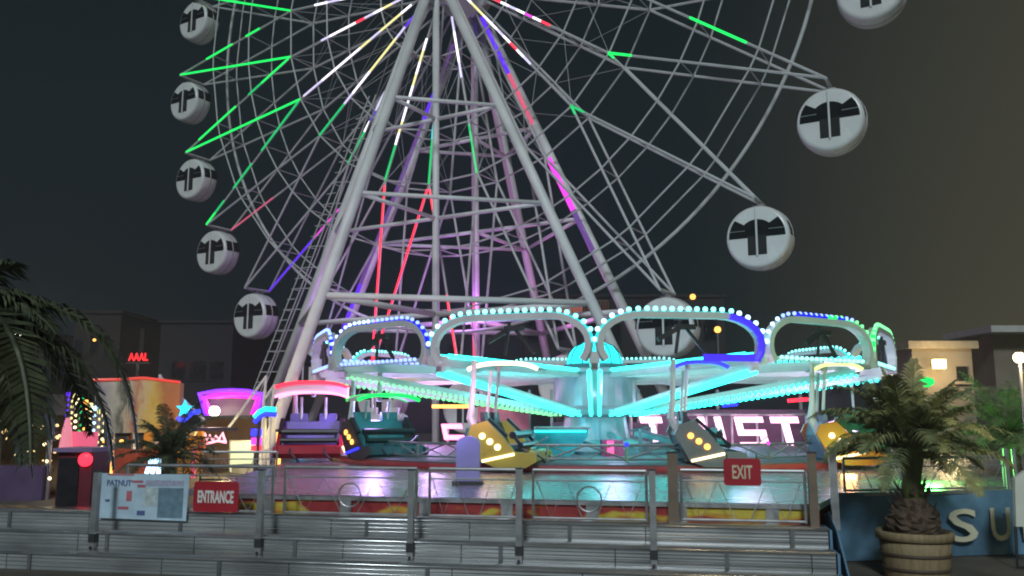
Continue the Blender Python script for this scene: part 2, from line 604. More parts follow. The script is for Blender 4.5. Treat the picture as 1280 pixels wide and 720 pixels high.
ANG = math.atan2(u.y, u.x)
st = thing('stage_stairs', sp(4, 0, 0), 'wide grooved aluminium stairs leading up to the ride platform', 'stairs')
UL = -4.2
for k, (bb, z) in enumerate(((-.88, .213), (-.44, .427), (0, .64))):
    b = MB()
    back = 0.5 if k == 2 else 0.0
    a = UL
    depth = .44 if k < 2 else .52
    segs = [1.9 + .35 * ((k * 37 + j * 17) % 5 - 2) / 2 for j in range(9)]
    for sgl in segs:
        e = min(ULEN, a + sgl)
        if e - a > 0.1:
            b.box(sp((a + e) / 2, bb + depth / 2, z - .107), (e - a - .012, depth, .206), ANG)
        a = e
    stp = b.build('step', TREAD, st)
    b = MB()
    L0_ = (UL + ULEN) / 2
    b.box(sp(L0_, bb + depth / 2 - .004, z + .005), (ULEN - UL - .01, depth + .006, .014), ANG)
    b.tube([sp(UL, bb - .008, z - .004), sp(ULEN - .005, bb - .008, z - .004)], .015, 8)
    for dz in (.06, .11, .16):
        b.tube([sp(UL, bb + .002, z - dz), sp(ULEN - .005, bb + .002, z - dz)], .007, 8)
    b.build('nosing', TOPM, stp, True)
    for j in range(5):
        aa = UL + 1.1 + j * 2.7 + k * 0.8
        if aa < ULEN:
            b = MB(); b.box(sp(aa, bb - .012, z - .11), (.05, .02, .2), ANG)
            b.build('bracket', mat('bracket_grey', (.16, .165, .17), .5, .3), st)
b = MB()
b.prism([(-.90, .003), (.5, .003), (.5, .63), (0.02, .63), (0.02, .42), (-.43, .42), (-.43, .205), (-.90, .205)], sp(ULEN + .03, 0, 0), v, UP, u, .03)
b.prism([(-.86, .02), (-1.1, .003), (.6, .003), (1.1, .7), (.5, .8), (0, .64)], sp(ULEN + .10, 0, 0), v, UP, u, .02)
b.build('side_sheet', TARP, st)

FR = .50
F0, F1 = sp(1.7, FR, 0), sp(ULEN - .02, FR, 0)
T0 = at(1047, 700, 12.25); T0.z = 0
T1 = T0 + V((2.95, .62, 0)) * 3.2
deckpoly = [(F0.x, F0.y), (F1.x, F1.y), (T0.x, T0.y), (T1.x, T1.y), (14.5, 33), (-6.2, 33), (-4.9, 13.2)]
DZ = .885
pf = thing('ride_platform', V((3, 20, 0)), 'large metal ride platform with pale shiny deck and flame painted front edge', 'platform')
b = MB(); b.prism(deckpoly, V((0, 0, DZ - .04)), V((1, 0, 0)), V((0, 1, 0)), UP, .08)
b.build('deck', DECK, pf)
b = MB()
m = (F0 + F1) / 2
b.box(m + UP * .73 - v * .01 + v * .03, ((F1 - F0).length, .05, .235), ANG)
b.build('front_panel', FLAME, pf)
b = MB(); b.box(m + UP * (DZ - .035) - v * .03, ((F1 - F0).length, .05, .05), ANG)
b.build('edge_trim', STEEL, pf)
for j in range(7):
    b = MB(); b.box(F0.lerp(F1, (j + .5) / 7) + UP * .725 - v * .025, (.16, .04, .2), ANG)
    b.build('panel_post', STEEL, pf)
tu = (T1 - T0).normalized(); tn = V((tu.y, -tu.x, 0))
L = (T1 - T0).length
b = MB()                                            # sagging tarpaulin skirt
nx, nz = 60, 8
vs, fs = [], []
for i in range(nx + 1):
    for j in range(nz + 1):
        s_ = i / nx; zz = .012 + (.915 - .012) * j / nz
        wob = .055 * math.sin(s_ * 41 + j * .9) * math.sin(PI * j / nz) + .05 * math.sin(s_ * 23 - j * .6) + .05 * (1 - j / nz) ** 2
        vs.append(T0 + tu * L * s_ + tn * (.05 + wob) + UP * zz)
for i in range(nx):
    for j in range(nz):
        a = i * (nz + 1) + j
        fs.append((a, a + nz + 1, a + nz + 2, a + 1))
b.add(vs, fs)
sk = b.build('skirt', TARP, pf, True)


def onskirt(px):
    # distance along the skirt seen at photograph column px
    k = (px - 640) / F
    best = min((abs((T0 + tu * s).x / ((T0 + tu * s).y * CP - 1.4 * SP) - k), s) for s in [i * .02 for i in range(400)])
    return best[1]


for ch, pa, pb in (('S', 1172, 1212), ('U', 1226, 1252), ('I', 1266, 1272)):
    s0, s1 = onskirt(pa), onskirt(pb)
    text_mesh(ch, 'lettering', CREAM, sk, T0 + tu * (s0 + s1) / 2 + tn * .175 + UP * .45, tu, UP, (s1 - s0) * .9, .46, .006, .01)
b = MB(); b.bar(T0 + UP * .90 + tn * .05, T1 + UP * .90 + tn * .05, .06, .05)
b.build('edge_trim', STEEL, pf)
b = MB()
b.lathe([(7.2, DZ), (7.2, DZ + .16), (7.05, DZ + .18)], V((2.3, 24, 0)), 48)
b.build('inner_plinth', mat('plinth_grey', (.13, .12, .14), .5, .2), pf)
b = MB(); b.lathe([(7.21, DZ + .01), (7.22, DZ + .06), (7.21, DZ + .13)], V((2.3, 24, 0)), 64); b.build('plinth_band', mat('plinth_red', (.38, .05, .06), .45), pf)
for k in range(26):                                   # low lattice guard round the ride
    a0, a1 = 2 * PI * k / 26, 2 * PI * (k + 1) / 26
    if math.cos(a0) < .1:
        continue
    g0 = V((2.3 + 6.6 * math.sin(a0), 24 - 6.6 * math.cos(a0), DZ + .17)); g1 = V((2.3 + 6.6 * math.sin(a1), 24 - 6.6 * math.cos(a1), DZ + .17))
    b = MB(); b.tube([g0 + UP * .34, g1 + UP * .34], .028, 6); b.tube([g0 + UP * .06, g1 + UP * .06], .022, 5)
    b.tube([g0, g0 + UP * .34], .03, 6)
    gm = g0.lerp(g1, .5)
    b.tube([g0 + UP * .06, gm + UP * .34, g1 + UP * .06], .02, 5)
    b.tube([g0 + UP * .34, gm + UP * .06, g1 + UP * .5], .014, 5)
    gd = b.build('guard_rail', STEEL, pf)
    if k % 2 == 0 and (g0.y < 23):
        b = MB(); b.ball(g0 + UP * .36, .05, 8); b.build('marker_light', E[('blue', 'magenta', 'green', 'warm')[(k // 2) % 4]], gd)

# ------------------------------------------------------------------ railings and signs on the stairs' edge
RG = 'truss railings along the stage front'


def railing(p0, p1, z0, h, label, ring=True, mesh=STEEL):
    t = thing('railing', V((p0.x, p0.y, z0)), label, 'railing', RG)
    p0 = V((p0.x, p0.y, z0)); p1 = V((p1.x, p1.y, z0))
    dn = (p1 - p0)
    b = MB(); b.tube([p0 + UP * h, p1 + UP * h], .022, 8); b.build('top_rail', mesh, t)
    b = MB(); b.tube([p0 + UP * (h - .13), p1 + UP * (h - .13)], .012, 6); b.build('mid_rail', mesh, t)
    b = MB(); b.tube([p0 + UP * .05, p1 + UP * .05], .018, 6); b.build('bottom_rail', mesh, t)
    for f in (0, 1):
        q = p0 + dn * f
        b = MB(); b.tube([q + UP * .03, q + UP * h], .02, 6); b.build('end_post', mesh, t)
    b = MB()
    for f0, f1 in ((.02, .2), (.2, .36), (.64, .46), (.98, .8), (.8, .64)):
        pass
    zig = [(.03, h - .13), (.16, .05), (.3, h - .13), (.44, .05)]
    for q in (zig, [(1 - a, z) for a, z in zig]):
        b.tube([p0 + dn * a + UP * z for a, z in q], .009, 5)
    b.build('lattice', mesh, t)
    if ring:
        b = MB()
        cc = p0 + dn * .5 + UP * (h * .45)
        uu = dn.normalized()
        b.tube([cc + (uu * math.cos(a) + UP * math.sin(a)) * h * .24 for a in [2 * PI * k / 20 for k in range(20)]], .012, 6, True)
        b.build('ring', mesh, t)
    return t


def post(px, top_py, bot_py, label, w=.075, off=-.04, mm=STEEL, foot=True):
    k = (px - 640) / F
    best = min((abs(sp(a, off, 0).x / (sp(a, off, 0).y * CP - 1.0 * SP) - k), a) for a in [i * .02 - 4 for i in range(720)])
    a = best[1]
    q = sp(a, off, 0)
    zt, zb = at(px, top_py, q.y).z, at(px, bot_py, q.y).z
    if foot:
        zb = .226
    t = thing('railing_post', V((q.x, q.y, zb)), label, 'post', 'square posts bolted to the stair front')
    b = MB(); b.box(V((q.x, q.y, (zt + zb) / 2)), (w, w, zt - zb), ANG)
    b.build('shaft', mm, t)
    if foot:
        b = MB(); b.box(V((q.x, q.y, zb + .14)), (w * 1.25, w * 1.25, .11), ANG)
        b.tube([V((q.x, q.y, zb + .02)) - v * .06, V((q.x, q.y, zb + .02)) + v * .02], .02, 6)
        b.build('clamp', DARK, t)
    b = MB(); b.box(V((q.x, q.y, zt + .008)), (w * 1.15, w * 1.15, .016), ANG)
    b.build('cap', DARK, t)
    return a, q


PT = [(121, 590, 672, 'slim steel post at the left end of the info banner'),
      (327, 588, 692, 'steel post just right of the red ENTRANCE sign'),
      (515, 588, 706, 'steel post below the teal car, with a black clamp at its foot'),
      (650, 586, 702, 'steel post below the yellow car, with a black clamp at its foot'),
      (815, 588, 722, 'steel post left of the thick brown gate post')]
pa = [post(*p, off=-.49) for p in PT]
gate = post(842, 566, 668, 'thick brown gate post left of the red EXIT sign', .13, .15, mat('brown_paint', (.2, .15, .11), .6), False)
exA = post(1016, 566, 662, 'scaffold post right of the red EXIT sign', .10, .1, mat('brown_paint', (.2, .15, .11), .6), False)
exB = post(1044, 560, 662, 'second scaffold post right of the EXIT sign, at the stair corner', .085, .3, STEEL, False)
RH = .66
rl = ['railing between the info banner and the ENTRANCE post', 'railing below the purple and teal cars, with a ring',
      'railing below the violet column and yellow car', 'railing with a ring left of the brown gate post',
      'railing section carrying the red EXIT sign']
seq = [pa[0], pa[1], pa[2], pa[3], pa[4]]
for i in range(4):
    railing(sp(seq[i][0] + .09, 0.02, 0), sp(seq[i + 1][0] - .09, 0.02, 0), .65, RH - .01, rl[i], ring=i in (1, 3))
railing(sp(gate[0] + .1, .2, 0), sp(exA[0] - .08, .2, 0), .65, RH, rl[4], ring=False)


def sign(px0, px1, py0, py1, off, txt, label, tcol, bold):
    def along(px):
        k = (px - 640) / F
        return min((abs(sp(a, off, 0).x / (sp(a, off, 0).y * CP - .9 * SP) - k), a) for a in [i * .01 - 2 for i in range(1300)])[1]
    a0, a1 = along(px0), along(px1)
    q = sp((a0 + a1) / 2, off, 0)
    z0, z1 = at((px0 + px1) / 2, py1, q.y).z, at((px0 + px1) / 2, py0, q.y).z
    t = thing('sign', V((q.x, q.y, z0)), label, 'sign')
    W, H = a1 - a0, z1 - z0
    cpt = V((q.x, q.y, (z0 + z1) / 2))
    rc = .04
    poly = []
    for cx, cz, s0 in ((W / 2 - rc, H / 2 - rc, 0), (-W / 2 + rc, H / 2 - rc, 1), (-W / 2 + rc, -H / 2 + rc, 2), (W / 2 - rc, -H / 2 + rc, 3)):
        for k in range(5):
            an = PI / 2 * (s0 + k / 4)
            poly.append((cx + rc * math.cos(an), cz + rc * math.sin(an)))
    b = MB(); b.prism(poly, cpt, u, UP, -v, .016); b.build('board', REDSIGN, t)
    text_mesh(txt, 'lettering', tcol, t, cpt - v * .013, u, UP, W * (.8 if len(txt) > 5 else .54), H * (.42 if len(txt) > 5 else .5), .006, bold)
    b = MB()
    for s_ in (-.4, .4):
        b.tube([cpt + u * s_ * W + UP * (H / 2 - .01) + v * .015, cpt + u * s_ * W + UP * (H / 2 + .05) + v * .05], .008, 5)
    b.build('tie', DARK, t)


sign(243, 299, 602, 640, -.03, 'ENTRANCE', 'red ENTRANCE sign hung on the stage railing', SIGNWHITE, .035)
sign(905, 952, 573, 607, .15, 'EXIT', 'red EXIT sign hung on the stage railing', mat('exit_cream', (.72, .62, .45), .5), .02)

# info banner
off = -.06
a0 = min((abs(sp(a, off, 0).x / (sp(a, off, 0).y * CP - .9 * SP) - (126 - 640) / F), a) for a in [i * .01 - 2 for i in range(800)])[1]
a1 = min((abs(sp(a, off, 0).x / (sp(a, off, 0).y * CP - .9 * SP) - (236 - 640) / F), a) for a in [i * .01 - 2 for i in range(800)])[1]
q = sp((a0 + a1) / 2, off, 0)
z0, z1 = at(180, 650, q.y).z, at(180, 592, q.y).z
t = thing('info_banner', V((q.x, q.y, z0)), 'pale blue printed information banner tied to the left railing', 'banner')
W, H = a1 - a0, z1 - z0
cpt = V((q.x, q.y, (z0 + z1) / 2))
b = MB(); b.prism([(-W / 2, -H / 2 + .015), (W / 2 - .01, -H / 2), (W / 2, 0), (W / 2 + .01, H / 2), (0, H / 2 - .01), (-W / 2, H / 2)], cpt, u, UP, -v, .008)
b.build('sheet', mat('banner_blue', (.5, .66, .78), .5, 0, .15, 4), t)


def patch(x0, x1, y0, y1, m, name='print_block', d=.008):
    b = MB(); b.prism([(x0 * W, y0 * H), (x1 * W, y0 * H), (x1 * W, y1 * H), (x0 * W, y1 * H)], cpt - v * d, u, UP, -v, .004)
    return b.build(name, m, t)


PB = mat('print_slate', (.16, .26, .33), .5, 0, .25, 12)
PR = mat('print_red', (.55, .16, .2), .5)
PD = mat('print_navy', (.1, .14, .32), .5)
patch(.17, .45, -.44, .2, PB); patch(.02, .45, .24, .36, mat('print_mauve', (.4, .42, .55), .5, 0, .3, 40))
patch(-.42, -.12, .455, .49, PR); patch(-.14, -.01, .3, .35, PR); patch(-.07, .02, .2, .26, PR)
patch(-.19, -.13, -.1, .12, PR); patch(-.28, -.16, -.28, -.22, PR); patch(-.43, -.38, -.12, -.07, PD)
patch(-.06, .03, -.4, -.3, PD); patch(0, .16, -.2, .2, mat('print_pale', (.5, .6, .62), .5, 0, .3, 14))
text_mesh('PATNUT', 'lettering', PD, t, cpt - v * .012 - u * W * .28 + UP * H * .29, u, UP, W * .28, H * .13, .004, .01)

# ------------------------------------------------------------------ spinning ride
HC = V((2.32, 24, 0))
NA, RC = 14, 7.7
ZN, ZT = 3.10, 3.93


def node(i, r=RC, z=ZN):
    a = 2 * PI * i / NA - .0965
    return HC + V((math.sin(a) * r, -math.cos(a) * r, z))


rd_ = thing('spinning_ride', HC + UP * DZ, 'spinning fairground ride with radiating arms, bulb lit loops and a cyan dome', 'fairground ride')
b = MB()
b.lathe([(1.5, DZ), (1.5, 1.25), (.95, 1.35), (.85, 1.95), (1.25, 2.02), (1.3, 2.15), (1.15, 2.25), (1.15, 3.1), (1.3, 3.15), (1.3, 3.25), (.9, 3.28)], HC, 32)
hub = b.build('hub', mat('hub_paint', (.42, .44, .5), .35, .2, .15, 2), rd_, False)
b = MB()
b.lathe([(.78, 3.28), (.80, 3.36), (.78, 3.5), (.70, 3.72), (.55, 3.9), (.3, 4.02), (.05, 4.06)], HC, 24)
dome = b.build('dome', emit('dome_glow', (.03, .85, .9), 1.7), rd_, False)
b = MB()
for k in range(12):
    a = 2 * PI * k / 12
    dr = V((math.sin(a), -math.cos(a), 0))
    b.tube([HC + dr * .815 + UP * 3.36, HC + dr * .72 + UP * 3.72, HC + dr * .56 + UP * 3.92, HC + dr * .05 + UP * 4.08], .014, 5)
b.build('dome_rib', DARK, dome)
b = MB(); b.lathe([(.86, 3.27), (.87, 3.30), (.87, 3.38), (.82, 3.40)], HC, 24)
b.build('dome_collar', mat('collar_teal', (.1, .35, .4), .4), dome)

bulbN = 0
for i in range(NA):
    ii = i if i <= NA / 2 else i - NA
    dr = (node(i) - HC); dr.z = 0; dr.normalize()
    sd = V((-dr.y, dr.x, 0))
    # arm beam and lower strut
    b = MB(); b.bar(HC + dr * 1.15 + UP * 3.12, node(i, RC - .05, ZN), .20, .22)
    arm = b.build('arm', CROWN, rd_)
    b = MB(); b.bar(HC + dr * 1.2 + UP * 2.08, node(i, RC - .3, ZN - .14), .13, .15)
    strut = b.build('strut', CROWN, rd_)
    front = abs(ii) <= 1
    colr = 'blue' if ii in (-2, -3) else 'cyan'
    if front:
        for o, p, q_ in ((arm, HC + dr * 1.3 + UP * 3.2, node(i, RC - .5, ZN + .12)), (strut, HC + dr * 1.15 + UP * 2.0, node(i, RC - .45, ZN - .25))):
            if ii == 0 and o is arm:
                continue
            for s_ in (-1, 1):
                b = MB(); b.tube([p + sd * s_ * .11, q_ + sd * s_ * .11], .045, 6)
                b.build('light_strip', E['cyan'], o)
    else:
        for o, p, q_ in ((arm, HC + dr * 1.4 + UP * 3.26, node(i, RC - .2, ZN + .15)), (strut, HC + dr * 1.3 + UP * 2.0, node(i, RC - .4, ZN - .24))):
            b = MB()
            for s_ in (-1, 1):
                n = 40
                for k in range(n):
                    b.ball(p.lerp(q_, k / (n - 1)) + sd * s_ * .13, .038, 5)
            tag(b.build('bulb_string', E[(colr if o is arm else 'cyan') if ii >= 0 else ('bulbb' if o is arm else 'bulbg')], o), kind='stuff')
    # loop to the next node
    p, q_ = node(i), node((i + 1) % NA)
    ch = (q_ - p); ln = ch.length; ch.normalize()
    outw = V((ch.y, -ch.x, 0))
    path = []
    rad, rx = .55, .85
    for k in range(7):
        a = PI - PI / 2 * k / 6 * 1.0
        path.append((.10 + rx + rx * math.cos(a), (ZT - rad) + rad * math.sin(a)))
    for k in range(7):
        a = PI / 2 - PI / 2 * k / 6
        path.append((ln - .10 - rx + rx * math.cos(a), (ZT - rad) + rad * math.sin(a)))
    path = [(.22, ZN - .05), (.12, ZN + .12)] + path + [(ln - .12, ZN + .12), (ln - .22, ZN - .05)]
    P3 = [V((p.x, p.y, 0)) + ch * a + UP * z for a, z in path]
    b = MB()
    vs, fs = [], []
    for k, c_ in enumerate(P3):                    # flat box section following the loop
        tv = (P3[min(k + 1, len(P3) - 1)] - P3[max(k - 1, 0)]).normalized()
        nrm = tv.cross(outw).normalized()
        if nrm.z < 0 and 2 < k < len(P3) - 3:
            nrm = -nrm
        nrm = outw.cross(tv).normalized()
        for a_, b_ in ((-.10, -.06), (.10, -.06), (.10, .06), (-.10, .06)):
            vs.append(c_ + outw * a_ + nrm * b_)
    for k in range(len(P3) - 1):
        for e in range(4):
            f_ = (e + 1) % 4
            fs.append((k * 4 + e, k * 4 + f_, k * 4 + 4 + f_, k * 4 + 4 + e))
    fs += [(3, 2, 1, 0), tuple(len(vs) - 4 + e for e in range(4))]
    b.add(vs, fs)
    loop = b.build('loop_frame', CROWN, rd_)
    # end plate / lower tie between the nodes
    if ii not in (-1, 0):
        b = MB(); b.bar(p + ch * .2 + UP * .02, q_ - ch * .2 + UP * .02, .10, .07)
        b.build('chord_beam', CROWN, loop)
    if ii in (-2, 1, 2, -3):
        b = MB()
        for k in range(18):
            b.ball(p.lerp(q_, .12 + .76 * k / 17) + outw * .07 + UP * .04, .04, 5)
        tag(b.build('bulb_string', E['bulbb' if ii < 0 else 'bulbc'], loop), kind='stuff')
    b = MB()
    mid = p.lerp(q_, .5)
    b.tube([mid + UP * .08 - ch * .1, mid + UP * (ZT - ZN - .1)], .035, 6)
    b.bar(mid + UP * .35 - ch * .45, mid + UP * .62 + ch * .05, .09)
    b.box(mid + UP * .6 + ch * .1, (.4, .12, .1), math.atan2(ch.y, ch.x))
    b.bar(mid + UP * .6 + ch * .1, mid + UP * .1 + ch * .5, .06)
    b.build('crank_linkage', DARK, loop)
    # bulbs along the top
    cum = [0]
    for k in range(1, len(P3)):
        cum.append(cum[-1] + (P3[k] - P3[k - 1]).length)
    lo, hi = cum[2], cum[-3]
    nb = 23
    strn = MB()
    lcol = {-2: 'blue', -3: 'blue', -1: 'cyan', 0: 'cyan', 1: 'bluew', 2: 'green'}.get(ii, 'cyan')
    for k in range(nb):
        s_ = lo + (hi - lo) * (k + .2) / (nb - .6)
        j = max(x for x in range(len(cum) - 1) if cum[x] <= s_)
        tt = (s_ - cum[j]) / (cum[j + 1] - cum[j])
        c_ = P3[j].lerp(P3[j + 1], tt)
        tv = (P3[j + 1] - P3[j]).normalized()
        nrm = outw.cross(tv).normalized()
        if nrm.dot(c_ - (mid + UP * .3)) < 0:
            nrm = -nrm
        pos = c_ + nrm * .12 + outw * .06
        f_ = k / (nb - 1)
        if ii == 0:
            col = 'bluew' if f_ > .78 or f_ < .2 else 'cyan'
        elif ii == -1:
            col = 'bluew' if f_ < .1 else 'cyan'
        elif ii == 1:
            col = 'bluew' if f_ < .18 else ('blue' if f_ < .62 else ('green' if f_ < .72 else 'blue' if f_ < .8 else 'green'))
        elif ii == -2:
            col = 'bluew' if f_ < .45 else 'blue'
        else:
            col = lcol
        if ii in (0, -1, 1, -2):
            bb = MB(); bb.ball(pos, .052 if ii in (0, -1) else .042, 8)
            bb.build('bulb', E[{'cyan': 'bulbc', 'blue': 'bulbb', 'green': 'bulbg'}.get(col, col)], loop, True)
        else:
            strn.ball(pos, .045, 6)
    if strn.v:
        tag(strn.build('bulb_string', E[{'cyan': 'bulbc', 'blue': 'bulbb', 'green': 'bulbg'}[lcol]], loop), kind='stuff')
    # added tube behind the bulbs, imitating the glow round them
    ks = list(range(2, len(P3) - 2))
    parts_ = [(ks, {-2: 'halob', -3: 'halob', 2: 'green', 3: 'green'}.get(ii, 'chan'))]
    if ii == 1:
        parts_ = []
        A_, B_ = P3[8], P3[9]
        for f0, f1, cn in ((.0, .62, 'halob'), (.62, .82, 'green'), (.82, 1, 'halob')):
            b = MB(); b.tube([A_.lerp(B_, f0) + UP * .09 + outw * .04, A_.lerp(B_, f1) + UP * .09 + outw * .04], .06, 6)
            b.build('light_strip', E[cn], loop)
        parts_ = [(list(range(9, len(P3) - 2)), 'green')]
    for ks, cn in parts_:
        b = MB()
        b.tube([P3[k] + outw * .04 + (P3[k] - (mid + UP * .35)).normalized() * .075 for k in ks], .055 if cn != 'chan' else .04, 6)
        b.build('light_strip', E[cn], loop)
    if ii == 0:
        b = MB(); b.tube([P3[k] + outw * .10 for k in range(len(P3) - 8, len(P3))], .075, 6)
        b.build('light_strip', emit('led_deep_blue', (.06, .03, .8), 1.1), loop)
        b = MB(); b.bar(q_ - ch * 1.3 + UP * .0 + outw * .1, q_ - ch * .2 + outw * .1 + UP * .0, .03, .14)
        b.build('light_panel', emit('led_deep_blue', (.06, .03, .8), 1.1), loop)

# base machinery
b = MB()
for k in range(8):
    a = 2 * PI * k / 8 + .2
    dr = V((math.sin(a), -math.cos(a), 0)); dr2 = V((math.sin(a + PI / 4), -math.cos(a + PI / 4), 0))
    b.bar(HC + dr * 3.6 + UP * (DZ + .2), HC + dr * 1.2 + UP * 1.5, .12)
    b.bar(HC + dr * 3.6 + UP * (DZ + .2), HC + dr2 * 3.6 + UP * (DZ + .2), .1)
    b.bar(HC + dr * 3.6 + UP * (DZ + .2), HC + dr * 3.6 + UP * (DZ + .75), .08)
    b.bar(HC + dr * 3.6 + UP * (DZ + .75), HC + dr2 * 3.6 + UP * (DZ + .2), .06)
b.build('base_frame', mat('teal_lit_steel', (.16, .34, .36), .4, .4), rd_)  # steel tinted teal: cyan light put into the base colour

# cars
CG = 'cars of the spinning ride'
SIDE = [(-.62, .82), (-.31, .90), (.02, .58), (.25, .30), (.66, .28), (.68, .12), (.46, 0), (-.15, 0), (-.43, .12), (-.70, .64)]


def car(px, Y, yaw, zb, colour, seatc, canc, canz, label, side_dots='orange', bar='warm', wid=1.5, canl=1.65, simple=False, fascia=None, fw_=.5, edges='x', tall=.05, lowc=None):
    base = at(px, 500, Y); base.z = zb
    t = thing('ride_car', V((0, 0, 0)), label, 'ride car', CG)
    X, Yv = V((1, 0, 0)), V((0, 1, 0))
    m = mat('car_' + colour[0], colour[1], .3, .1, .1, 2)
    ms = mat('seat_' + seatc[0], seatc[1], .45, 0, .15, 5)
    for s_ in (-1, 1):
        b = MB(); b.prism(SIDE, V((0, s_ * wid / 2, 0)), X, UP, Yv, .09)
        o = b.build('side_panel', m, t)
        if not simple:
            for k in range(3):
                b = MB(); b.lathe([(.06, 0), (.06, .03), (.03, .045)], V((-.40 + .155 * k, s_ * (wid / 2 + .045), .60 - .105 * k)), 12, Yv * s_)
                b.build('round_light', E[side_dots], o)
            b = MB(); b.bar(V((-.40, s_ * (wid / 2 + .055), .12)), V((.24, s_ * (wid / 2 + .055), .26)), .03, .05)
            b.build('light_bar', E[bar], o)
            b = MB(); b.bar(V((-.28, s_ * (wid / 2 - .02), .93)), V((.08, s_ * (wid / 2 - .02), .60)), .1, .06)
            b.build('trim_rail', BLACK, o)
    b = MB()
    b.prism([(-.14, 0), (.46, 0), (.62, .12), (.60, .30), (.50, .32), (.46, .10), (-.12, .08)], V((0, 0, 0)), X, UP, Yv, wid - .1)
    b.build('front_body', mat('fascia_' + fascia[0], fascia[1], .35) if fascia else m, t)
    b = MB()
    b.prism([(-.50, .10), (-.12, .08), (.12, .30), (.1, .42), (-.22, .38), (-.40, .86), (-.54, .88), (-.62, .6)], V((0, 0, 0)), X, UP, Yv, wid - .12)
    b.build('seat', ms, t)
    for s_ in (-.36, .36):
        b = MB(); b.prism([(-.50, .86), (-.40, .86), (-.43, 1.07), (-.52, 1.07)], V((0, s_, 0)), X, UP, Yv, .42)
        b.build('headrest', ms, t)
    if not simple:
        b = MB()
        b.tube([V((.18, -wid / 2 + .08, .62)), V((.20, wid / 2 - .08, .62))], .075, 8)
        b.tube([V((.34, -wid / 2 + .08, .42)), V((.36, wid / 2 - .08, .42))], .06, 8)
        for s_ in (-1, 1):
            b.bar(V((.18, s_ * (wid / 2 - .12), .62)), V((.36, s_ * (wid / 2 - .12), .40)), .06)
        b.build('lap_bar', BLACK, t)
        b = MB()
        for s_ in (-.4, .4):
            b.tube([V((.5, s_, .30)), V((.72, s_, .16)), V((.76, s_ + .15, .02)), V((.60, s_ + .2, -.06))], .022, 6)
        b.build('foot_rest', DARK, t)
    for s_ in (-.3, .3):
        b = MB(); b.tube([V((-.46, s_, .80)), V((-.36, s_, canz)), ], .035, 8)
        b.build('canopy_post', CROWN, t)
    # canopy: shallow arch, lit along its edges
    b = MB()
    vs, fs = [], []
    nseg = 12
    ca, cb_ = (V((0, 1, 0)), V((1, 0, 0))) if edges == 'x' else (V((1, 0, 0)), V((0, 1, 0)))
    dep = .5 if edges == 'x' else .75
    c0 = V((-.1, 0, canz))

    def cp_(k, e, dz=0):
        a_ = 2 * k / nseg - 1
        return c0 + ca * (canl / 2 * a_) + cb_ * e + UP * (.12 * (1 - abs(a_) ** 3) + dz)
    for k in range(nseg + 1):
        for e in (-dep / 2, dep / 2):
            for dz in (0, tall):
                vs.append(cp_(k, e, dz))
    for k in range(nseg):
        a = k * 4; c_ = a + 4
        fs += [(a, a + 2, c_ + 2, c_), (a + 1, c_ + 1, c_ + 3, a + 3), (a, c_, c_ + 1, a + 1), (a + 2, a + 3, c_ + 3, c_ + 2)]
    fs += [(0, 1, 3, 2), (nseg * 4, nseg * 4 + 2, nseg * 4 + 3, nseg * 4 + 1)]
    b.add(vs, fs)
    can = b.build('canopy', CROWN, t)
    for e in ((-dep / 2 - .03, dep / 2 + .03) if edges == 'x' else (-dep / 2 - .03,)):
        b = MB(); b.tube([cp_(k, e, tall / 2 if not lowc else tall) for k in range(nseg + 1)], .045, 6)
        b.build('light_strip', E[canc], can)
        if lowc:
            b = MB(); b.tube([cp_(k, e, 0) for k in range(nseg + 1)], .035, 6)
            b.build('light_strip', E[lowc], can)
    b = MB()
    b.tube([V((-.3, 0, canz)), V((-.3, 0, canz + max(.2, ZN - zb - canz - .1))), ], .06, 8)
    if not simple:
        b.tube([V((-.66, -.5, ZN - zb)), V((-.70, -.5, 1.25)), V((-.74, -.5, .95)), V((-.50, -.5, .45))], [.05, .06, .085, .085], 8)
    b.build('hanger_arm', CROWN, t)
    t.rotation_euler = (0, 0, yaw)
    t.location = base
    return t


ra = math.radians
car(390, 21.3, ra(-84), .97, ('red', (.45, .02, .04)), ('violet', (.12, .09, .35)), 'red', 1.47, 'car with purple seats and red base under a red lit canopy, far left', tall=.24, lowc='pink', canl=1.75)
car(482, 20.3, ra(-52), 1.0, ('charcoal', (.06, .05, .055)), ('teal', (.04, .22, .25)), 'green', 1.32, 'dark teal car under a green lit canopy, beside the purple seated car', fascia=('teal_dark', (.03, .10, .12)), bar='blue')
car(640, 17.6, ra(-14), .99, ('yellow', (.50, .42, .08)), ('black', (.03, .035, .04)), 'warm', 1.90, 'mustard yellow car with three round side lights and a warm light bar', side_dots='warm', edges='y', canl=1.45)
car(880, 17.6, ra(-4), 1.0, ('silver', (.22, .22, .23)), ('grey', (.06, .06, .07)), 'blue', 1.92, 'grey car with orange side lights in front of the pink letters', edges='y', canl=1.1)
car(1050, 18.6, ra(-7), .98, ('orange', (.62, .15, .015)), ('lilac', (.22, .2, .32)), 'yellow', 1.95, 'orange car behind the potted palm at the right', side_dots='warm', bar='warm', edges='y', canl=1.0)
car(468, 25.5, ra(-110), 1.15, ('white', (.5, .5, .5)), ('white', (.5, .5, .5)), 'warm', 1.98, 'car behind the teal one with a warm white arched canopy', simple=True, canl=2.3)
car(1074, 24.5, ra(85), 1.05, ('green', (.05, .3, .1)), ('green', (.05, .3, .1)), 'warm', 2.05, 'far right car with a yellow lit canopy under the green loop', simple=True)

for x0, y0, x1, y1, Yd, cn in ((540, 508, 590, 508, 29.5, 'orange'), (903, 507, 922, 505, 29.5, 'blue'), (985, 501, 1010, 499, 28.5, 'red')):
    b = MB(); b.tube([at(x0, y0, Yd), at(x1, y1, Yd)], .07, 6)
    b.build('light_tube', E[cn], rd_)

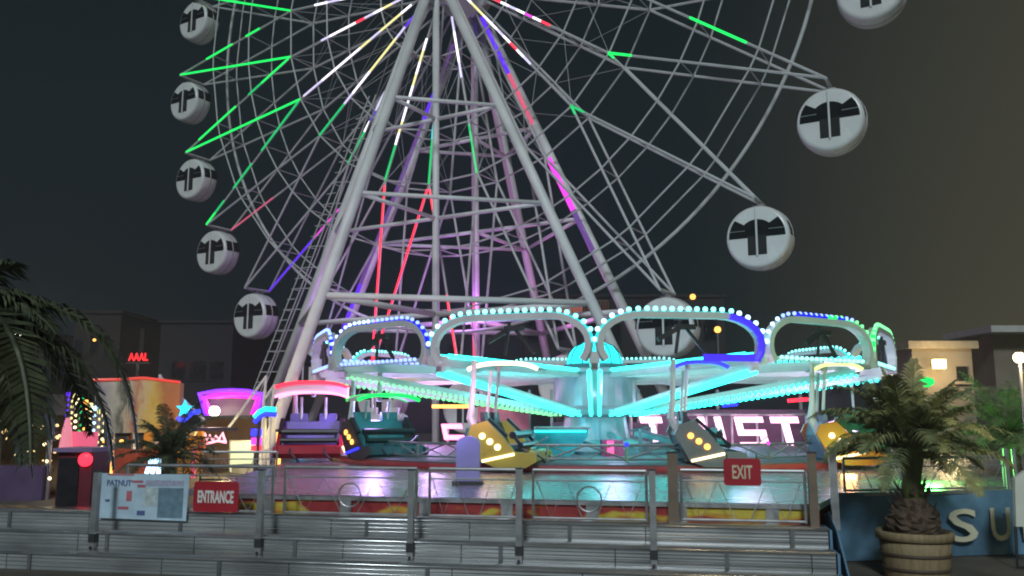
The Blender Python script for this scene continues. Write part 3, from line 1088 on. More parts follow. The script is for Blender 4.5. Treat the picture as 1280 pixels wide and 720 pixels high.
# TWIST letters on a truss
DL = 30.5
tl = thing('letter_sign', at(900, 600, DL) * 1, 'pink lit TWIST letters on a steel truss behind the ride', 'sign')
GLYPH = {'T': [[(0, .8), (1, .8), (1, 1), (0, 1)], [(.38, 0), (.62, 0), (.62, .8), (.38, .8)]],
         'I': [[(.3, 0), (.7, 0), (.7, 1), (.3, 1)]],
         'W': [[(0, 0), (.18, 0), (.18, 1), (0, 1)], [(.82, 0), (1, 0), (1, 1), (.82, 1)], [(.18, 0), (.82, 0), (.82, .2), (.18, .2)], [(.41, .2), (.59, .2), (.59, .7), (.41, .7)]],
         'S': [[(0, .82), (1, .82), (1, 1), (0, 1)], [(0, .58), (.22, .58), (.22, .82), (0, .82)], [(0, .4), (1, .4), (1, .58), (0, .58)], [(.78, .18), (1, .18), (1, .4), (.78, .4)], [(0, 0), (1, 0), (1, .18), (0, .18)]]}


def letter(chx, px0, px1, py0, py1, parent, Yd=DL, cname='letter'):
    o = at(px0, py1, Yd); o2 = at(px1, py0, Yd)
    W_, H_ = o2.x - o.x, o2.z - o.z
    b = MB()
    for poly in GLYPH[chx]:
        b.prism([(a * W_ * .9 + (1 - c_) * H_ * .22, c_ * H_) for a, c_ in poly], o, V((1, 0, 0)), UP, V((0, -1, 0)), .12)
    return b.build('letter', E[cname], parent)


for chx, x0, x1 in (('T', 800, 829), ('W', 838, 884), ('I', 888, 908), ('S', 919, 956), ('T', 964, 1000)):
    letter(chx, x0, x1, 521, 560, tl)
b = MB()
za, zb_ = at(900, 518, DL).z, at(900, 562, DL).z
xa, xb = at(790, 540, DL).x, at(1012, 540, DL).x
for z in (za, zb_):
    b.tube([V((xa, DL + .2, z)), V((xb, DL + .2, z))], .05, 6)
for k in range(8):
    x = xa + (xb - xa) * k / 7
    b.tube([V((x, DL + .2, za)), V((x, DL + .2, zb_))], .04, 6)
for x in (xa, (xa + xb) / 2, xb):
    b.tube([V((x, DL + .25, za)), V((x, DL + .25, DZ))], .06, 6)
b.build('truss', STEEL, tl)
t2 = thing('letter_sign', at(565, 600, 29.8), 'partly hidden pink lit letter sign behind the violet column', 'sign')
letter('S', 551, 580, 530, 563, t2, 29.8, 'pink')
b = MB(); zz = at(565, 566, 29.8).z
b.tube([V((at(565, 0, 29.8).x, 29.95, DZ)), V((at(565, 0, 29.8).x, 29.95, zz + .9))], .06, 6)
b.build('truss', STEEL, t2)

# painted back panels of the ride
bp_ = thing('backdrop_panel', at(640, 600, 31.5), 'painted pink and red ride panels standing behind the machinery', 'panel')
for x0, x1, y0, y1, c_ in ((596, 662, 508, 545, 'print_red'), (596, 690, 548, 592, 'panel_magenta'), (690, 800, 528, 592, 'panel_plum'), (800, 1006, 512, 592, 'panel_plum')):
    p0, p1 = at(x0, y1, 31.5), at(x1, y0, 31.5)
    b = MB(); b.box((p0 + p1) / 2, (p1.x - p0.x - .05, .12, p1.z - p0.z), 0)
    b.build('board', mat(c_, (.5, .08, .25) if 'mag' in c_ else (.13, .07, .12), .5), bp_)
b = MB()
for x in (600, 662, 690, 800, 900, 1005):
    p = at(x, 592, 31.65)
    b.box(V((p.x, 31.65, 1.9)), (.1, .1, 2.05))
b.build('frame', STEEL, bp_)

# violet padded column, operator desk, pink box
q = at(585, 610, 14.2)
t = thing('padded_bollard', V((q.x, q.y, DZ)), 'rounded violet lit bollard standing behind the stage railing', 'bollard')
zt = at(585, 545, 14.2).z
prof = [(-.19, 0), (.19, 0), (.19, zt - DZ - .12)] + [(.19 * math.cos(a), zt - DZ - .12 + .12 * math.sin(a)) for a in [PI * k / 8 for k in range(1, 8)]] + [(-.19, zt - DZ - .12)]
b = MB(); b.prism(prof, V((q.x, q.y, DZ)), V((1, 0, 0)), UP, V((0, 1, 0)), .3)
b.build('shell', mat('violet_pad', (.33, .3, .62), .5, 0, .08), t)
b = MB(); b.box(V((q.x, q.y, DZ + .03)), (.5, .4, .06)); b.build('base', DARK, t)

q = at(705, 590, 20.6)
t = thing('operator_desk', V((q.x, q.y, DZ)), 'cyan lit wedge shaped machine housing left of the ride hub', 'machine housing')
b = MB(); b.prism([(-.5, 0), (.0, 0), (.55, .62), (.55, .78), (-.7, .78), (-.7, .6)], V((q.x, q.y, DZ)), V((1, 0, 0)), UP, V((0, 1, 0)), .7)
b.build('housing', mat('teal_lit_shell', (.03, .42, .45), .4), t)  # teal base colour stands in for the cyan light on it
b = MB(); b.box(V((q.x - .05, q.y, DZ + .81)), (1.3, .8, .05)); b.build('lid', STEEL, t)
b = MB(); b.bar(V((q.x - .7, q.y - .37, DZ + .74)), V((q.x + .5, q.y - .37, DZ + .74)), .03, .03); b.build('light_strip', E['cyan'], t)
q = at(765, 590, 20.2)
t = thing('motor_cabinet', V((q.x, q.y, DZ)), 'pink lit electrical cabinet on a stand in front of the hub', 'cabinet')
b = MB(); b.box(V((q.x, q.y, 1.22)), (.5, .4, .42)); b.build('case', mat('pink_cabinet', (.5, .1, .22), .45), t)
for s_ in (-.18, .18):
    b = MB(); b.box(V((q.x + s_, q.y, .95)), (.06, .3, .13)); b.build('leg', DARK, t)
b = MB(); b.box(V((q.x - .05, q.y - .205, 1.26)), (.16, .012, .3)); b.build('lamp_panel', emit('cabinet_lamp', (1, .12, .35), 1.4), t)

# right railing on deck
for k, (s0, s1, lb) in enumerate(((.25, 1.25, 'deck railing left of the potted palm on the blue skirted stage'), (1.35, 2.9, 'deck railing right of the potted palm above the letters'))):
    railing(T0 + tu * s0 - tn * .12, T0 + tu * s1 - tn * .12, DZ + .002, .5, lb, False)
t = thing('deck_post', T0 + tu * 2.95 - tn * .12 + UP * DZ, 'pair of pale posts at the end of the right deck railing', 'post')
for d_ in (0, .14):
    b = MB(); b.tube([T0 + tu * (2.97 + d_) - tn * .12 + UP * DZ, T0 + tu * (2.95 + d_) - tn * .12 + UP * (DZ + .62)], .03, 8)
    b.build('pole', STEEL, t)
b = MB(); b.box(T0 + tu * 3.04 - tn * .12 + UP * (DZ + .01), (.34, .16, .02)); b.build('base_plate', STEEL, t)

# white board on a dark foot at the right edge
q = at(1282, 672, 11.6)
t = thing('standing_board', V((q.x, q.y, 0)), 'white board on a dark metal foot at the right edge of the photo', 'board')
z0, z1 = at(1282, 658, 11.6).z, at(1282, 588, 11.6).z
b = MB(); b.prism([(-.13, z0), (.35, z0), (.35, z1), (.05, z1), (-.09, z1 - .1)], V((q.x, q.y, 0)), V((1, 0, 0)), UP, V((0, 1, 0)), .06)
b.build('panel', mat('board_white', (.66, .72, .66), .5, 0, .08), t)
b = MB(); b.tube([V((q.x - .12, q.y, z0)), V((q.x - .14, q.y, .03)), V((q.x + .4, q.y - .1, .03))], .02, 6)
b.tube([V((q.x + .3, q.y, z0)), V((q.x + .32, q.y, .03))], .02, 6)
b.build('foot', DARK, t)

# ------------------------------------------------------------------ palms


def frond(base, dirv, length, droop, lw, mm, parent, nleaf=26, twist=0.0, width=.012):
    """feather leaf: rachis that arches over and narrow leaflets on both sides"""
    dirv = V(dirv).normalized()
    side = dirv.cross(UP)
    if side.length < .05:
        side = V((1, 0, 0))
    side.normalize()
    pts, n = [], 16
    p = V(base); d_ = dirv.copy()
    for k in range(n + 1):
        pts.append(p.copy())
        d_ = (d_ - UP * droop / n * (0.35 + 1.3 * k / n)).normalized()
        p = p + d_ * length / n
    b = MB()
    b.tube(pts, [.016 * length * (1 - .85 * k / n) + .003 for k in range(n + 1)], 5)
    for k in range(nleaf):
        f = .10 + .9 * k / nleaf
        x = f * n; i = min(int(x), n - 1)
        o = pts[i].lerp(pts[i + 1], x - i)
        t_ = (pts[min(i + 1, n)] - pts[i]).normalized()
        ll = lw * (math.sin(PI * min(1, .12 + f * .86)) ** .7) * random.uniform(.85, 1.12)
        for s_ in (-1, 1):
            dv = (side * s_ * .85 + t_ * .62 + UP * random.uniform(.05, .3)).normalized()
            q1 = o + dv * ll * .5
            q2 = o + dv * ll * .95 - UP * ll * random.uniform(.15, .5)
            wv = t_ * width
            b.add([o - wv, o + wv, q1 + wv * 1.1, q1 - wv * 1.1, q2], [(0, 1, 2, 3), (3, 2, 4)])
    b.build('frond', mm, parent)


# potted palm at the right
pp = at(1145, 700, 11.0); pp.z = 0
pt = thing('planter', pp, 'round tan banded planter holding the palm at the right', 'planter')
b = MB()
b.lathe([(.36, .0), (.37, .02), (.40, .32), (.415, .49)], pp, 36)
b.build('tub', TERRA, pt, True)
for z, rr in ((.13, .388), (.30, .402)):
    b = MB(); b.lathe([(rr, z - .02), (rr + .012, z - .015), (rr + .012, z + .015), (rr, z + .02)], pp, 36)
    b.build('band', mat('band_brown', (.09, .065, .045), .6), pt, True)
b = MB(); b.lathe([(.41, .47), (.45, .475), (.455, .56), (.44, .575), (.40, .57), (.39, .53)], pp, 36)
b.build('rim', TERRA, pt, True)
b = MB(); b.lathe([(.395, .50), (.38, .535), (.1, .55)], pp, 24); b.build('soil', mat('soil', (.05, .035, .025), .95, 0, .3, 20, .6), pt)
tr = thing('palm_tree', pp + UP * .53, 'short palm with a bulbous brown trunk growing in the tan planter', 'palm')
b = MB()
nz, na = 14, 18
vs, fs = [], []
for j in range(nz + 1):
    f = j / nz
    zz = .53 + .52 * f
    r0 = (.19 + .14 * math.sin(PI * min(1, f * .95 + .12)) - .12 * f)
    for k in range(na):
        a = 2 * PI * (k + .5 * (j % 2)) / na
        rr = r0 * (1 + .13 * ((k + j) % 2)) * random.uniform(.94, 1.06)
        vs.append(pp + V((rr * math.cos(a), rr * math.sin(a), zz)))
for j in range(nz):
    for k in range(na):
        l_ = (k + 1) % na
        fs.append((j * na + k, j * na + l_, (j + 1) * na + l_, (j + 1) * na + k))
b.add(vs, fs)
for k in range(40):
    a = random.uniform(0, 2 * PI); zz = random.uniform(.62, 1.08)
    rr = .30 - .22 * (zz - .62)
    dv = V((math.cos(a), math.sin(a), 0))
    o = pp + dv * rr * .9 + UP * zz
    sd = V((-dv.y, dv.x, 0)) * .035
    b.add([o - sd, o + sd, o + dv * .09 + UP * .14 + sd * .3, o + dv * .09 + UP * .14 - sd * .3], [(0, 1, 2, 3)])
b.build('trunk', BARK, tr)
b = MB(); b.tube([pp + UP * .95, pp + UP * 1.2 + V((.01, 0, 0)), pp + UP * 1.5 + V((.03, 0, 0)), pp + UP * 1.75 + V((.03, 0, 0))], [.13, .115, .15, .06], 14)
b.build('crown_shaft', mat('crown_shaft_green', (.14, .17, .06), .6, 0, .35, 9, .5, 30, (1, 1, .15)), tr, True)
top = pp + UP * 1.42
for k in range(46):
    a = 2 * PI * k * .381966 + random.uniform(-.2, .2)
    el = ra(84 - 74 * (k / 46) ** .9) + random.uniform(-.1, .1)
    dv = V((math.cos(a) * math.cos(el), math.sin(a) * math.cos(el), math.sin(el)))
    frond(top + V((math.cos(a), math.sin(a), 0)) * .06 + UP * random.uniform(0, .25), dv, random.uniform(.9, 1.35), random.uniform(1.0, 1.8), random.uniform(.26, .36), LEAF, tr, 38, 0, .012)

# large palm at the left edge, close to the camera
lp = at(-105, 560, 5.6)
lp.z = 0
pl = thing('palm_tree', lp, 'large dark palm at the left edge with fronds hanging into view', 'palm')
ctop = at(-92, 408, 5.6)
b = MB(); b.tube([lp, lp.lerp(ctop, .5) + V((.03, 0, 0)), ctop], [.2, .16, .15], 14)
b.build('trunk', BARK, pl, True)
for dx, dz, ln, dr_, yy in ((.75, .9, .75, .9, -.1), (.9, .75, .8, 1.2, .2), (1, .5, .95, 1.6, .0), (1, .38, 1.05, 2.2, .25), (1, .2, 1.0, 2.4, -.2),
                            (1, .05, 1.0, 2.6, .1), (.9, -.1, .95, 2.5, -.35), (.7, -.3, 1.1, 1.8, .2), (1, .25, 1.15, 2.9, .35), (.8, .1, 1.2, 3.2, -.15),
                            (.6, .1, 1.25, 3.0, .1), (.4, .2, 1.2, 3.0, -.2), (.5, -.3, 1.3, 2.2, 0.3), (.1, .5, 1.2, 2, -.6), (-.8, .5, 1.3, 2, .2), (-.7, .2, 1.3, 2.4, -.5), (0, .6, 1.3, 2.2, .8),
                            (.55, .35, 1.85, 3.6, -.3), (.4, .3, 2.0, 3.8, .1), (.7, .3, 1.8, 3.4, .15), (.3, .4, 2.0, 3.4, -.4), (.85, .35, 1.35, 3.0, -.4), (.2, .1, 1.6, 2.6, .3), (.65, .0, 1.5, 3.2, -.5),
                            (.3, -.2, 1.3, 2.4, -.3), (.75, -.05, 1.2, 3.0, .0), (.2, -.4, 1.25, 1.5, .1)):
    frond(ctop + UP * random.uniform(-.08, .12), (dx, yy, dz), ln, dr_, .34, LEAF2, pl, 48, 0, .012)

# small palm behind the banner
sp_ = at(212, 600, 14.5); sp_.z = 0
ps = thing('palm_tree', sp_, 'small dark palm standing behind the info banner in front of the stalls', 'palm')
stop_ = at(212, 572, 14.5)
b = MB(); b.tube([sp_, stop_], [.16, .12], 12); b.build('trunk', BARK, ps, True)
for k in range(34):
    a = 2 * PI * k * .381966
    el = ra(75 - 75 * (k / 34)) + random.uniform(-.1, .1)
    frond(stop_, (math.cos(a) * math.cos(el), math.sin(a) * math.cos(el), math.sin(el)), random.uniform(.8, 1.15), random.uniform(1, 2), .26, LEAF2, ps, 22, 0, .012)

# right-hand shrub of palm leaves in the background
bq = at(1262, 560, 16.5); bq.z = 0
pb = thing('palm_tree', bq, 'bushy palm beyond the stage at the right edge', 'palm')
btop = at(1262, 545, 16.5)
b = MB(); b.tube([bq, btop], [.2, .15], 12); b.build('trunk', BARK, pb, True)
for k in range(44):
    a = 2 * PI * k * .381966
    el = ra(72 - 80 * (k / 44)) + random.uniform(-.1, .1)
    frond(btop, (math.cos(a) * math.cos(el), math.sin(a) * math.cos(el), math.sin(el)), random.uniform(1.2, 1.8), random.uniform(1, 1.9), .34, LEAF, pb, 24, 0, .014)

# ------------------------------------------------------------------ stalls on the left
# game stall with painted billboard
YS = 27.0
pL, pR = at(112, 600, 29.5), at(221, 600, YS)
t = thing('game_stall', V((pL.x, pL.y, 0)), 'amber lit fair stall under a painted billboard with red edging', 'stall')
ed = (V((pR.x, pR.y, 0)) - V((pL.x, pL.y, 0))); WL = ed.length; ed.normalize(); en = V((ed.y, -ed.x, 0))
b0 = V((pL.x, pL.y, 0))
zt0, zt1, zb0 = at(112, 476, 29.5).z, at(221, 479, YS).z, at(221, 540, YS).z
b = MB(); b.prism([(0, zb0 - .1), (WL, zb0), (WL, zt1), (WL * .6, zt1 + .18), (WL * .3, zt1 + .16), (0, zt0)], b0, ed, UP, en, .14)
bm_ = bpy.data.materials.new('billboard_art'); bm_.use_nodes = True
nt = bm_.node_tree; bs = nt.nodes['Principled BSDF']; bs.inputs['Roughness'].default_value = .4
tc = nt.nodes.new('ShaderNodeTexCoord'); nz_ = nt.nodes.new('ShaderNodeTexNoise'); nz_.inputs['Scale'].default_value = 1.6; nz_.inputs['Detail'].default_value = 3
sx_ = nt.nodes.new('ShaderNodeSeparateXYZ'); ma_ = nt.nodes.new('ShaderNodeMath'); ma_.operation = 'MULTIPLY_ADD'; ma_.inputs[1].default_value = .30; 
mb_ = nt.nodes.new('ShaderNodeMath'); mb_.operation = 'MULTIPLY_ADD'; mb_.inputs[1].default_value = .45; mb_.inputs[2].default_value = -.22
cr = nt.nodes.new('ShaderNodeValToRGB'); e_ = cr.color_ramp.elements
e_[0].position = .05; e_[0].color = (.25, .22, .30, 1); e_[1].position = 1; e_[1].color = (.28, .12, .06, 1)
for pos_, c_ in ((.28, (.46, .45, .40)), (.42, (.10, .11, .10)), (.48, (.48, .44, .36)), (.60, (.40, .16, .10)), (.68, (.5, .42, .28)), (.82, (.45, .35, .09))):
    x_ = e_.new(pos_); x_.color = (*c_, 1)
nt.links.new(tc.outputs['Object'], nz_.inputs['Vector']); nt.links.new(tc.outputs['Object'], sx_.inputs['Vector'])
nt.links.new(nz_.outputs['Fac'], mb_.inputs[0]); nt.links.new(sx_.outputs['X'], ma_.inputs[0]); nt.links.new(mb_.outputs[0], ma_.inputs[2])
nt.links.new(ma_.outputs[0], cr.inputs['Fac']); nt.links.new(cr.outputs['Color'], bs.inputs['Base Color'])
b.build('billboard', bm_, t)
b = MB(); b.tube([b0 + ed * a * WL + UP * z + en * .1 for a, z in ((0, zt0 + .03), (.3, zt1 + .19), (.6, zt1 + .21), (1, zt1 + .03))], .045, 6)
b.build('edge_light', emit('dim_red_tube', (.8, .06, .05), .8), t)
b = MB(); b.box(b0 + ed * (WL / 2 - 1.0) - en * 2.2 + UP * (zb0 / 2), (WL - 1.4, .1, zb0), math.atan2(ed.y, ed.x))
b.build('back_wall', E['amber'], t)  # wall itself glows, imitating the amber light inside the stall
b = MB(); b.prism([(0, 0), (WL, 0), (WL, .1), (0, .1)], b0 + UP * (zb0 - .06) - en * 1.1, ed, en, UP, .08) if False else b.box(b0 + ed * WL / 2 - en * 1.1 + UP * (zb0 + .06), (WL, 2.3, .1), math.atan2(ed.y, ed.x))
b.build('roof', DARK, t)
b = MB(); b.box(b0 + ed * WL / 2 + UP * .45, (WL, .5, .9), math.atan2(ed.y, ed.x)); b.build('counter', mat('counter_red', (.3, .05, .03), .5), t)
for k in range(5):
    b = MB(); b.box(b0 + ed * WL * k / 4 + UP * (zb0 / 2), (.1, .1, zb0), math.atan2(ed.y, ed.x)); b.build('post', STEEL, t)
for k in range(9):
    a = .1 + .8 * k / 8
    b = MB(); p = b0 + ed * WL * a - en * 1.2 + UP * random.uniform(1.0, 1.9)
    b.ball(p, .16, 8, 1.3)
    b.build('prize_toy', mat('toy_%d' % (k % 4), ((.6, .1, .05), (.7, .5, .1), (.15, .3, .5), (.5, .45, .35))[k % 4], .8), t)
for k in range(5):
    b = MB(); p = b0 + ed * WL * (.08 + .21 * k) - en * .2 + UP * (zb0 - .35)
    b.ball(p, .07, 8); b.build('bulb', E['orange'], t)

# blue-white lit tubes stall
t = thing('tube_light_display', at(200, 600, 21), 'cluster of slanted blue white light tubes behind the info banner', 'light display')
for x0, x1 in ((183, 190), (190, 196), (198, 199), (212, 211)):
    b = MB(); b.tube([at(x0, 592, 21), at(x1, 572, 21)], .05, 6); b.build('light_tube', E['bluew'], t)
b = MB(); p0, p1 = at(178, 594, 21.1), at(216, 594, 21.1)
b.box((p0 + p1) / 2 - UP * .35, (p1.x - p0.x, .3, .65)); b.build('base', DARK, t)

# red kiosk left
q0, q1 = at(70, 634, 15.5), at(118, 565, 15.5)
t = thing('ticket_kiosk', V(((q0.x + q1.x) / 2, 15.5, 0)), 'dark red kiosk with a red lamp behind the left palm fronds', 'kiosk')
cx = (q0.x + q1.x) / 2; kw = q1.x - q0.x
b = MB(); b.box(V((cx, 15.8, q1.z / 2)), (kw, .7, q1.z)); b.build('cabinet', mat('kiosk_maroon', (.16, .015, .03), .45), t)
b = MB(); b.box(V((cx - .1, 15.44, q1.z * .55)), (kw * .6, .02, q1.z * .75)); b.build('front_panel', BLACK, t)
b = MB(); b.box(V((cx, 15.75, q1.z + .04)), (kw + .08, .85, .07)); b.build('lid', mat('lid_lilac', (.3, .2, .4), .4), t)
b = MB(); b.lathe([(.12, 0), (.12, .05), (.06, .08)], V((cx + kw * .32, 15.44, q1.z - .13)), 14, V((0, -1, 0))); b.build('lamp', E['red'], t)
q = at(96, 545, 17)
t = thing('light_cone', V((q.x - .2, 17, 0)), 'slim cone of pink fairy lights above the red kiosk', 'light decoration')
zc0, zc1 = at(84, 562, 17).z, at(84, 514, 17).z
b = MB(); b.tube([V((q.x - .2, 17, 0)), V((q.x - .2, 17, zc1))], .04, 6); b.build('pole', DARK, t)
b = MB(); b.lathe([(.13, zc0), (.09, (zc0 + zc1) / 2), (.01, zc1)], V((q.x - .2, 17, 0)), 10); b.build('cone', emit('cone_pink', (1, .3, .4), .7), t)
b = MB()
b.box(V((q.x + .05, 17.1, (zc0 + at(0, 540, 17).z) / 2)), (.6, .1, .35)); b.build('red_panel', E['rose'], t)

# curtain of fairy lights on the left
CUR = [((10, 505), (86, 492), 'yellow'), ((86, 492), (132, 520), 'yellow')]
t = thing('fairy_light_canopy', at(110, 600, 19), 'strings of coloured fairy lights hanging at the left stall edge', 'fairy lights')
b = MB(); b.tube([at(84, 492, 19), at(108, 500, 19), at(132, 521, 19)], .02, 5); b.tube([at(132, 521, 19), at(132, 640, 19)], .03, 5); b.tube([at(84, 492, 19), at(84, 640, 19)], .03, 5)
b.build('frame', DARK, t)
cols = ['violet', 'yellow', 'warm', 'greend', 'orange', 'yellow', 'bluew', 'yellow', 'warm']
for k in range(9):
    f = k / 8
    xx = 86 + 44 * f; yy0 = 493 + 26 * f ** 1.4
    b = MB()
    n = 9
    for j in range(n):
        yy = yy0 + (60 + 30 * f) * j / n
        b.ball(at(xx - 6 * j / n, yy, 19), .035 if j else .06, 5)
    tag(b.build('light_string', E[cols[k]], t), kind='stuff')
t = thing('fairy_light_string', at(30, 600, 17), 'low string of warm bulbs seen through the left palm', 'fairy lights')
b = MB(); b.tube([at(-20, 508, 17), at(20, 507, 17), at(56, 520, 17), at(62, 600, 17)], .012, 5); b.build('cable', DARK, t)
b = MB()
for k in range(16):
    f = k / 15
    pt_ = at(-10 + 66 * f, 506 + 12 * f * f, 17) if f < .75 else at(50 + 12 * (f - .75) * 4, 518 + 80 * (f - .75) * 4, 17)
    b.ball(pt_, .035, 6)
tag(b.build('bulb_string', E['warm'], t), kind='stuff')

t = thing('game_stall', at(20, 600, 21), 'dark stall with golden lights half hidden by the left palm', 'stall')
t.location.z = 0; ORG[t.name] = V(t.location)
p0, p1 = at(-40, 636, 21), at(66, 540, 21)
b = MB(); b.box(V(((p0.x + p1.x) / 2, 22.2, 1.0)), (p1.x - p0.x, .1, 2.0)); b.build('back_wall', mat('stall_ochre', (.16, .10, .04), .7, 0, .4, 2), t)
b = MB(); b.prism([(-1.6, 0), (1.4, 0), (1.0, .5), (-1.2, .6)], V(((p0.x + p1.x) / 2, 21.2, 2.0)), V((1, 0, 0)), UP, V((0, 1, 0)), 2.2); b.build('roof', mat('stall_canvas', (.06, .05, .06), .8), t)
b = MB(); b.box(V(((p0.x + p1.x) / 2, 20.9, .4)), (p1.x - p0.x, .4, .8)); b.build('counter', mat('counter_violet', (.10, .06, .14), .5), t)
for x in (p0.x, p1.x):
    b = MB(); b.box(V((x, 20.9, 1.0)), (.09, .09, 2.0)); b.build('post', STEEL, t)
b = MB()
for k in range(34):
    b.ball(V((p0.x + (p1.x - p0.x) * random.random(), 22.05 - .8 * random.random(), random.uniform(.85, 1.9))), random.uniform(.02, .05), 5)
tag(b.build('glint_light', emit('glint_gold', (1, .7, .3), 1.8), t), kind='stuff')

for k, (px_, y0, y1, Yd, cn, lb) in enumerate(((226, 556, 592, 25, 'amber', 'slim amber lit tube lamp right of the small palm'), (243, 560, 598, 28, 'rose', 'slim rose lit tube lamp under the purple arch'),
                                               (349, 540, 590, 26, 'orange', 'slim orange lit tube lamp left of the red car'), (138, 560, 600, 24, 'orange', 'slim orange lit tube lamp beside the maroon kiosk'))):
    q0, q1 = at(px_ - 2, y1, Yd), at(px_ + 2, y0, Yd)
    t = thing('tube_lamp', V((q0.x, Yd, 0)), lb, 'tube lamp')
    b = MB(); b.box(V((q0.x, Yd, (q0.z + q1.z) / 2)), (.12, .12, q1.z - q0.z)); b.build('tube', E[cn], t)
    b = MB(); b.box(V((q0.x, Yd, q0.z / 2)), (.2, .2, q0.z)); b.build('plinth', DARK, t)
    b = MB(); b.box(V((q0.x, Yd, q1.z + .04)), (.18, .18, .08)); b.build('cap', DARK, t)

# neon arch pavilion
YN = 32.0
t = thing('neon_pavilion', at(290, 600, YN) * 1, 'dark fair pavilion under a purple and pink neon arch', 'pavilion')
t.location.z = 0; ORG[t.name] = V(t.location)
arch = [(259, 520), (250, 492), (270, 490), (290, 489), (310, 490), (328, 493), (320, 520)]
b = MB(); b.tube([at(x, y_, YN) for x, y_ in arch], .11, 8); b.build('outer_neon', emit('neon_violet', (.22, .03, 1), 2.2), t, True)
b = MB(); b.tube([at(290 + (x - 290) * .86, y_ + 5 if y_ < 500 else y_ - 2, YN - .1) for x, y_ in arch], .10, 8); b.build('inner_neon', emit('neon_pink', (1, .02, .5), 2.0), t, True)
p0, p1 = at(246, 600, YN + .6), at(330, 522, YN + .6)
b = MB(); b.box(V(((p0.x + p1.x) / 2, YN + .9, p1.z / 2)), (p1.x - p0.x, .2, p1.z)); b.build('back_wall', mat('pavilion_tan', (.20, .14, .09), .6), t)
p2, p3 = at(254, 521, YN + .4), at(324, 494, YN + .4)
b = MB(); b.box(V(((p2.x + p3.x) / 2, YN + .45, (p2.z + p3.z) / 2)), (p3.x - p2.x, .1, p3.z - p2.z)); b.build('sign_board', mat('sign_dusky', (.18, .12, .14), .5), t)
b = MB(); b.box(V(((p0.x + p1.x) / 2, YN - .1, p1.z + .02)), (p1.x - p0.x, 2.0, .12)); b.build('roof', DARK, t)
for x in (250, 329):
    b = MB(); p = at(x, 600, YN - .6); b.box(V((p.x, p.y, p1.z / 2)), (.12, .12, p1.z)); b.build('post', STEEL, t)
b = MB(); b.ball(at(268, 514, YN - .3), .2, 10); b.build('floodlight', E['flood'], t)
p0, p1 = at(287, 603, YN - 1.2), at(318, 552, YN - 1.2)
t = thing('backlit_panel', V(((p0.x + p1.x) / 2, YN - 1.2, 0)), 'tall pale green backlit panel below the neon arch', 'panel')
b = MB(); b.box(V(((p0.x + p1.x) / 2, YN - 1.2, (p0.z + p1.z) / 2)), (p1.x - p0.x, .12, p1.z - p0.z)); b.build('light_face', E['pale'], t)
b = MB()
for x in (p0.x - .03, p1.x + .03):
    b.box(V((x, YN - 1.2, p1.z / 2)), (.05, .14, p1.z))
b.box(V(((p0.x + p1.x) / 2, YN - 1.2, p1.z + .03)), (p1.x - p0.x + .1, .14, .05))
b.build('frame', STEEL, t)
t = thing('neon_script', at(270, 600, YN - 1.0), 'pink neon scribble sign under the purple arch', 'neon sign')
t.location.z = 0; ORG[t.name] = V(t.location)
sc_pts = [(253, 548), (256, 542), (259, 550), (262, 544), (266, 550), (270, 545), (274, 549), (278, 541), (282, 553)]
b = MB(); b.tube([at(x, y_, YN - 1.0) for x, y_ in sc_pts], .05, 6); b.build('tube_lettering', emit('neon_rose', (1, .4, .5), 2.0), t, True)
b = MB(); b.tube([at(257, 555, YN - 1.0), at(272, 551, YN - 1.0), at(283, 553, YN - 1.0)], .05, 6); b.build('underline', MATS['neon_rose'], t)
b = MB(); p = at(268, 556, YN - .9); b.tube([V((p.x, p.y, 0)), p], .05, 6); b.build('pole', DARK, t)
t = thing('neon_star', at(231, 600, 26), 'cyan neon star with a blue base beside the billboard', 'neon sign')
t.location.z = 0; ORG[t.name] = V(t.location)
cs = at(231, 511, 26)
pts = []
for k in range(10):
    a = PI / 2 + PI * k / 5
    r_ = .27 if k % 2 == 0 else .12
    pts.append((r_ * math.cos(a), r_ * math.sin(a)))
b = MB(); b.prism(pts, cs, V((1, 0, 0)), UP, V((0, -1, 0)), .08); b.build('star', emit('star_cyan', (.02, .6, .95), 1.6), t)
b = MB(); b.tube([at(222, 522, 26), at(226, 526, 26), at(232, 524, 26), at(240, 516, 26), at(250, 514, 26)], .07, 8); b.build('swoosh', emit('swoosh_blue', (.03, .05, 1), 1.8), t, True)
b = MB(); b.tube([V((cs.x, 26.1, 0)), V((cs.x, 26.1, cs.z - .2))], .05, 6); b.build('pole', DARK, t)
for nm, arcp, lb in (('a', [(318, 522), (324, 515), (332, 511), (345, 512)], 'green and blue neon arc right of the purple arch'),
                     ('b', [(366, 518), (374, 520), (383, 527)], 'short cyan and blue neon arc behind the purple seated car')):
    t = thing('neon_arc', at(arcp[0][0], 600, 27), lb, 'neon sign')
    t.location.z = 0; ORG[t.name] = V(t.location)
    b = MB(); b.tube([at(x, y_, 27) for x, y_ in arcp], .08, 8); b.build('upper_tube', emit('arc_green', (.02, .9, .6), 1.8), t, True)
    b = MB(); b.tube([at(x, y_ + 6, 27) for x, y_ in arcp], .08, 8); b.build('lower_tube', MATS['swoosh_blue'], t, True)
    b = MB(); p = at(arcp[1][0], arcp[1][1] + 4, 27.1); b.tube([V((p.x, p.y, 0)), p], .05, 6); b.build('pole', DARK, t)
t = thing('neon_totem', at(320, 600, 28), 'small stacked blue and red neon sign left of the tower foot', 'neon sign')
t.location.z = 0; ORG[t.name] = V(t.location)
for y0, y1, c_ in ((536, 545, 'blue'), (547, 556, 'magenta'), (557, 563, 'red')):
    p0, p1 = at(314, y1, 28), at(327, y0, 28)
    b = MB(); b.box((p0 + p1) / 2, (p1.x - p0.x, .1, p1.z - p0.z)); b.build('light_block', E[c_], t)
p = at(320, 563, 28.1)
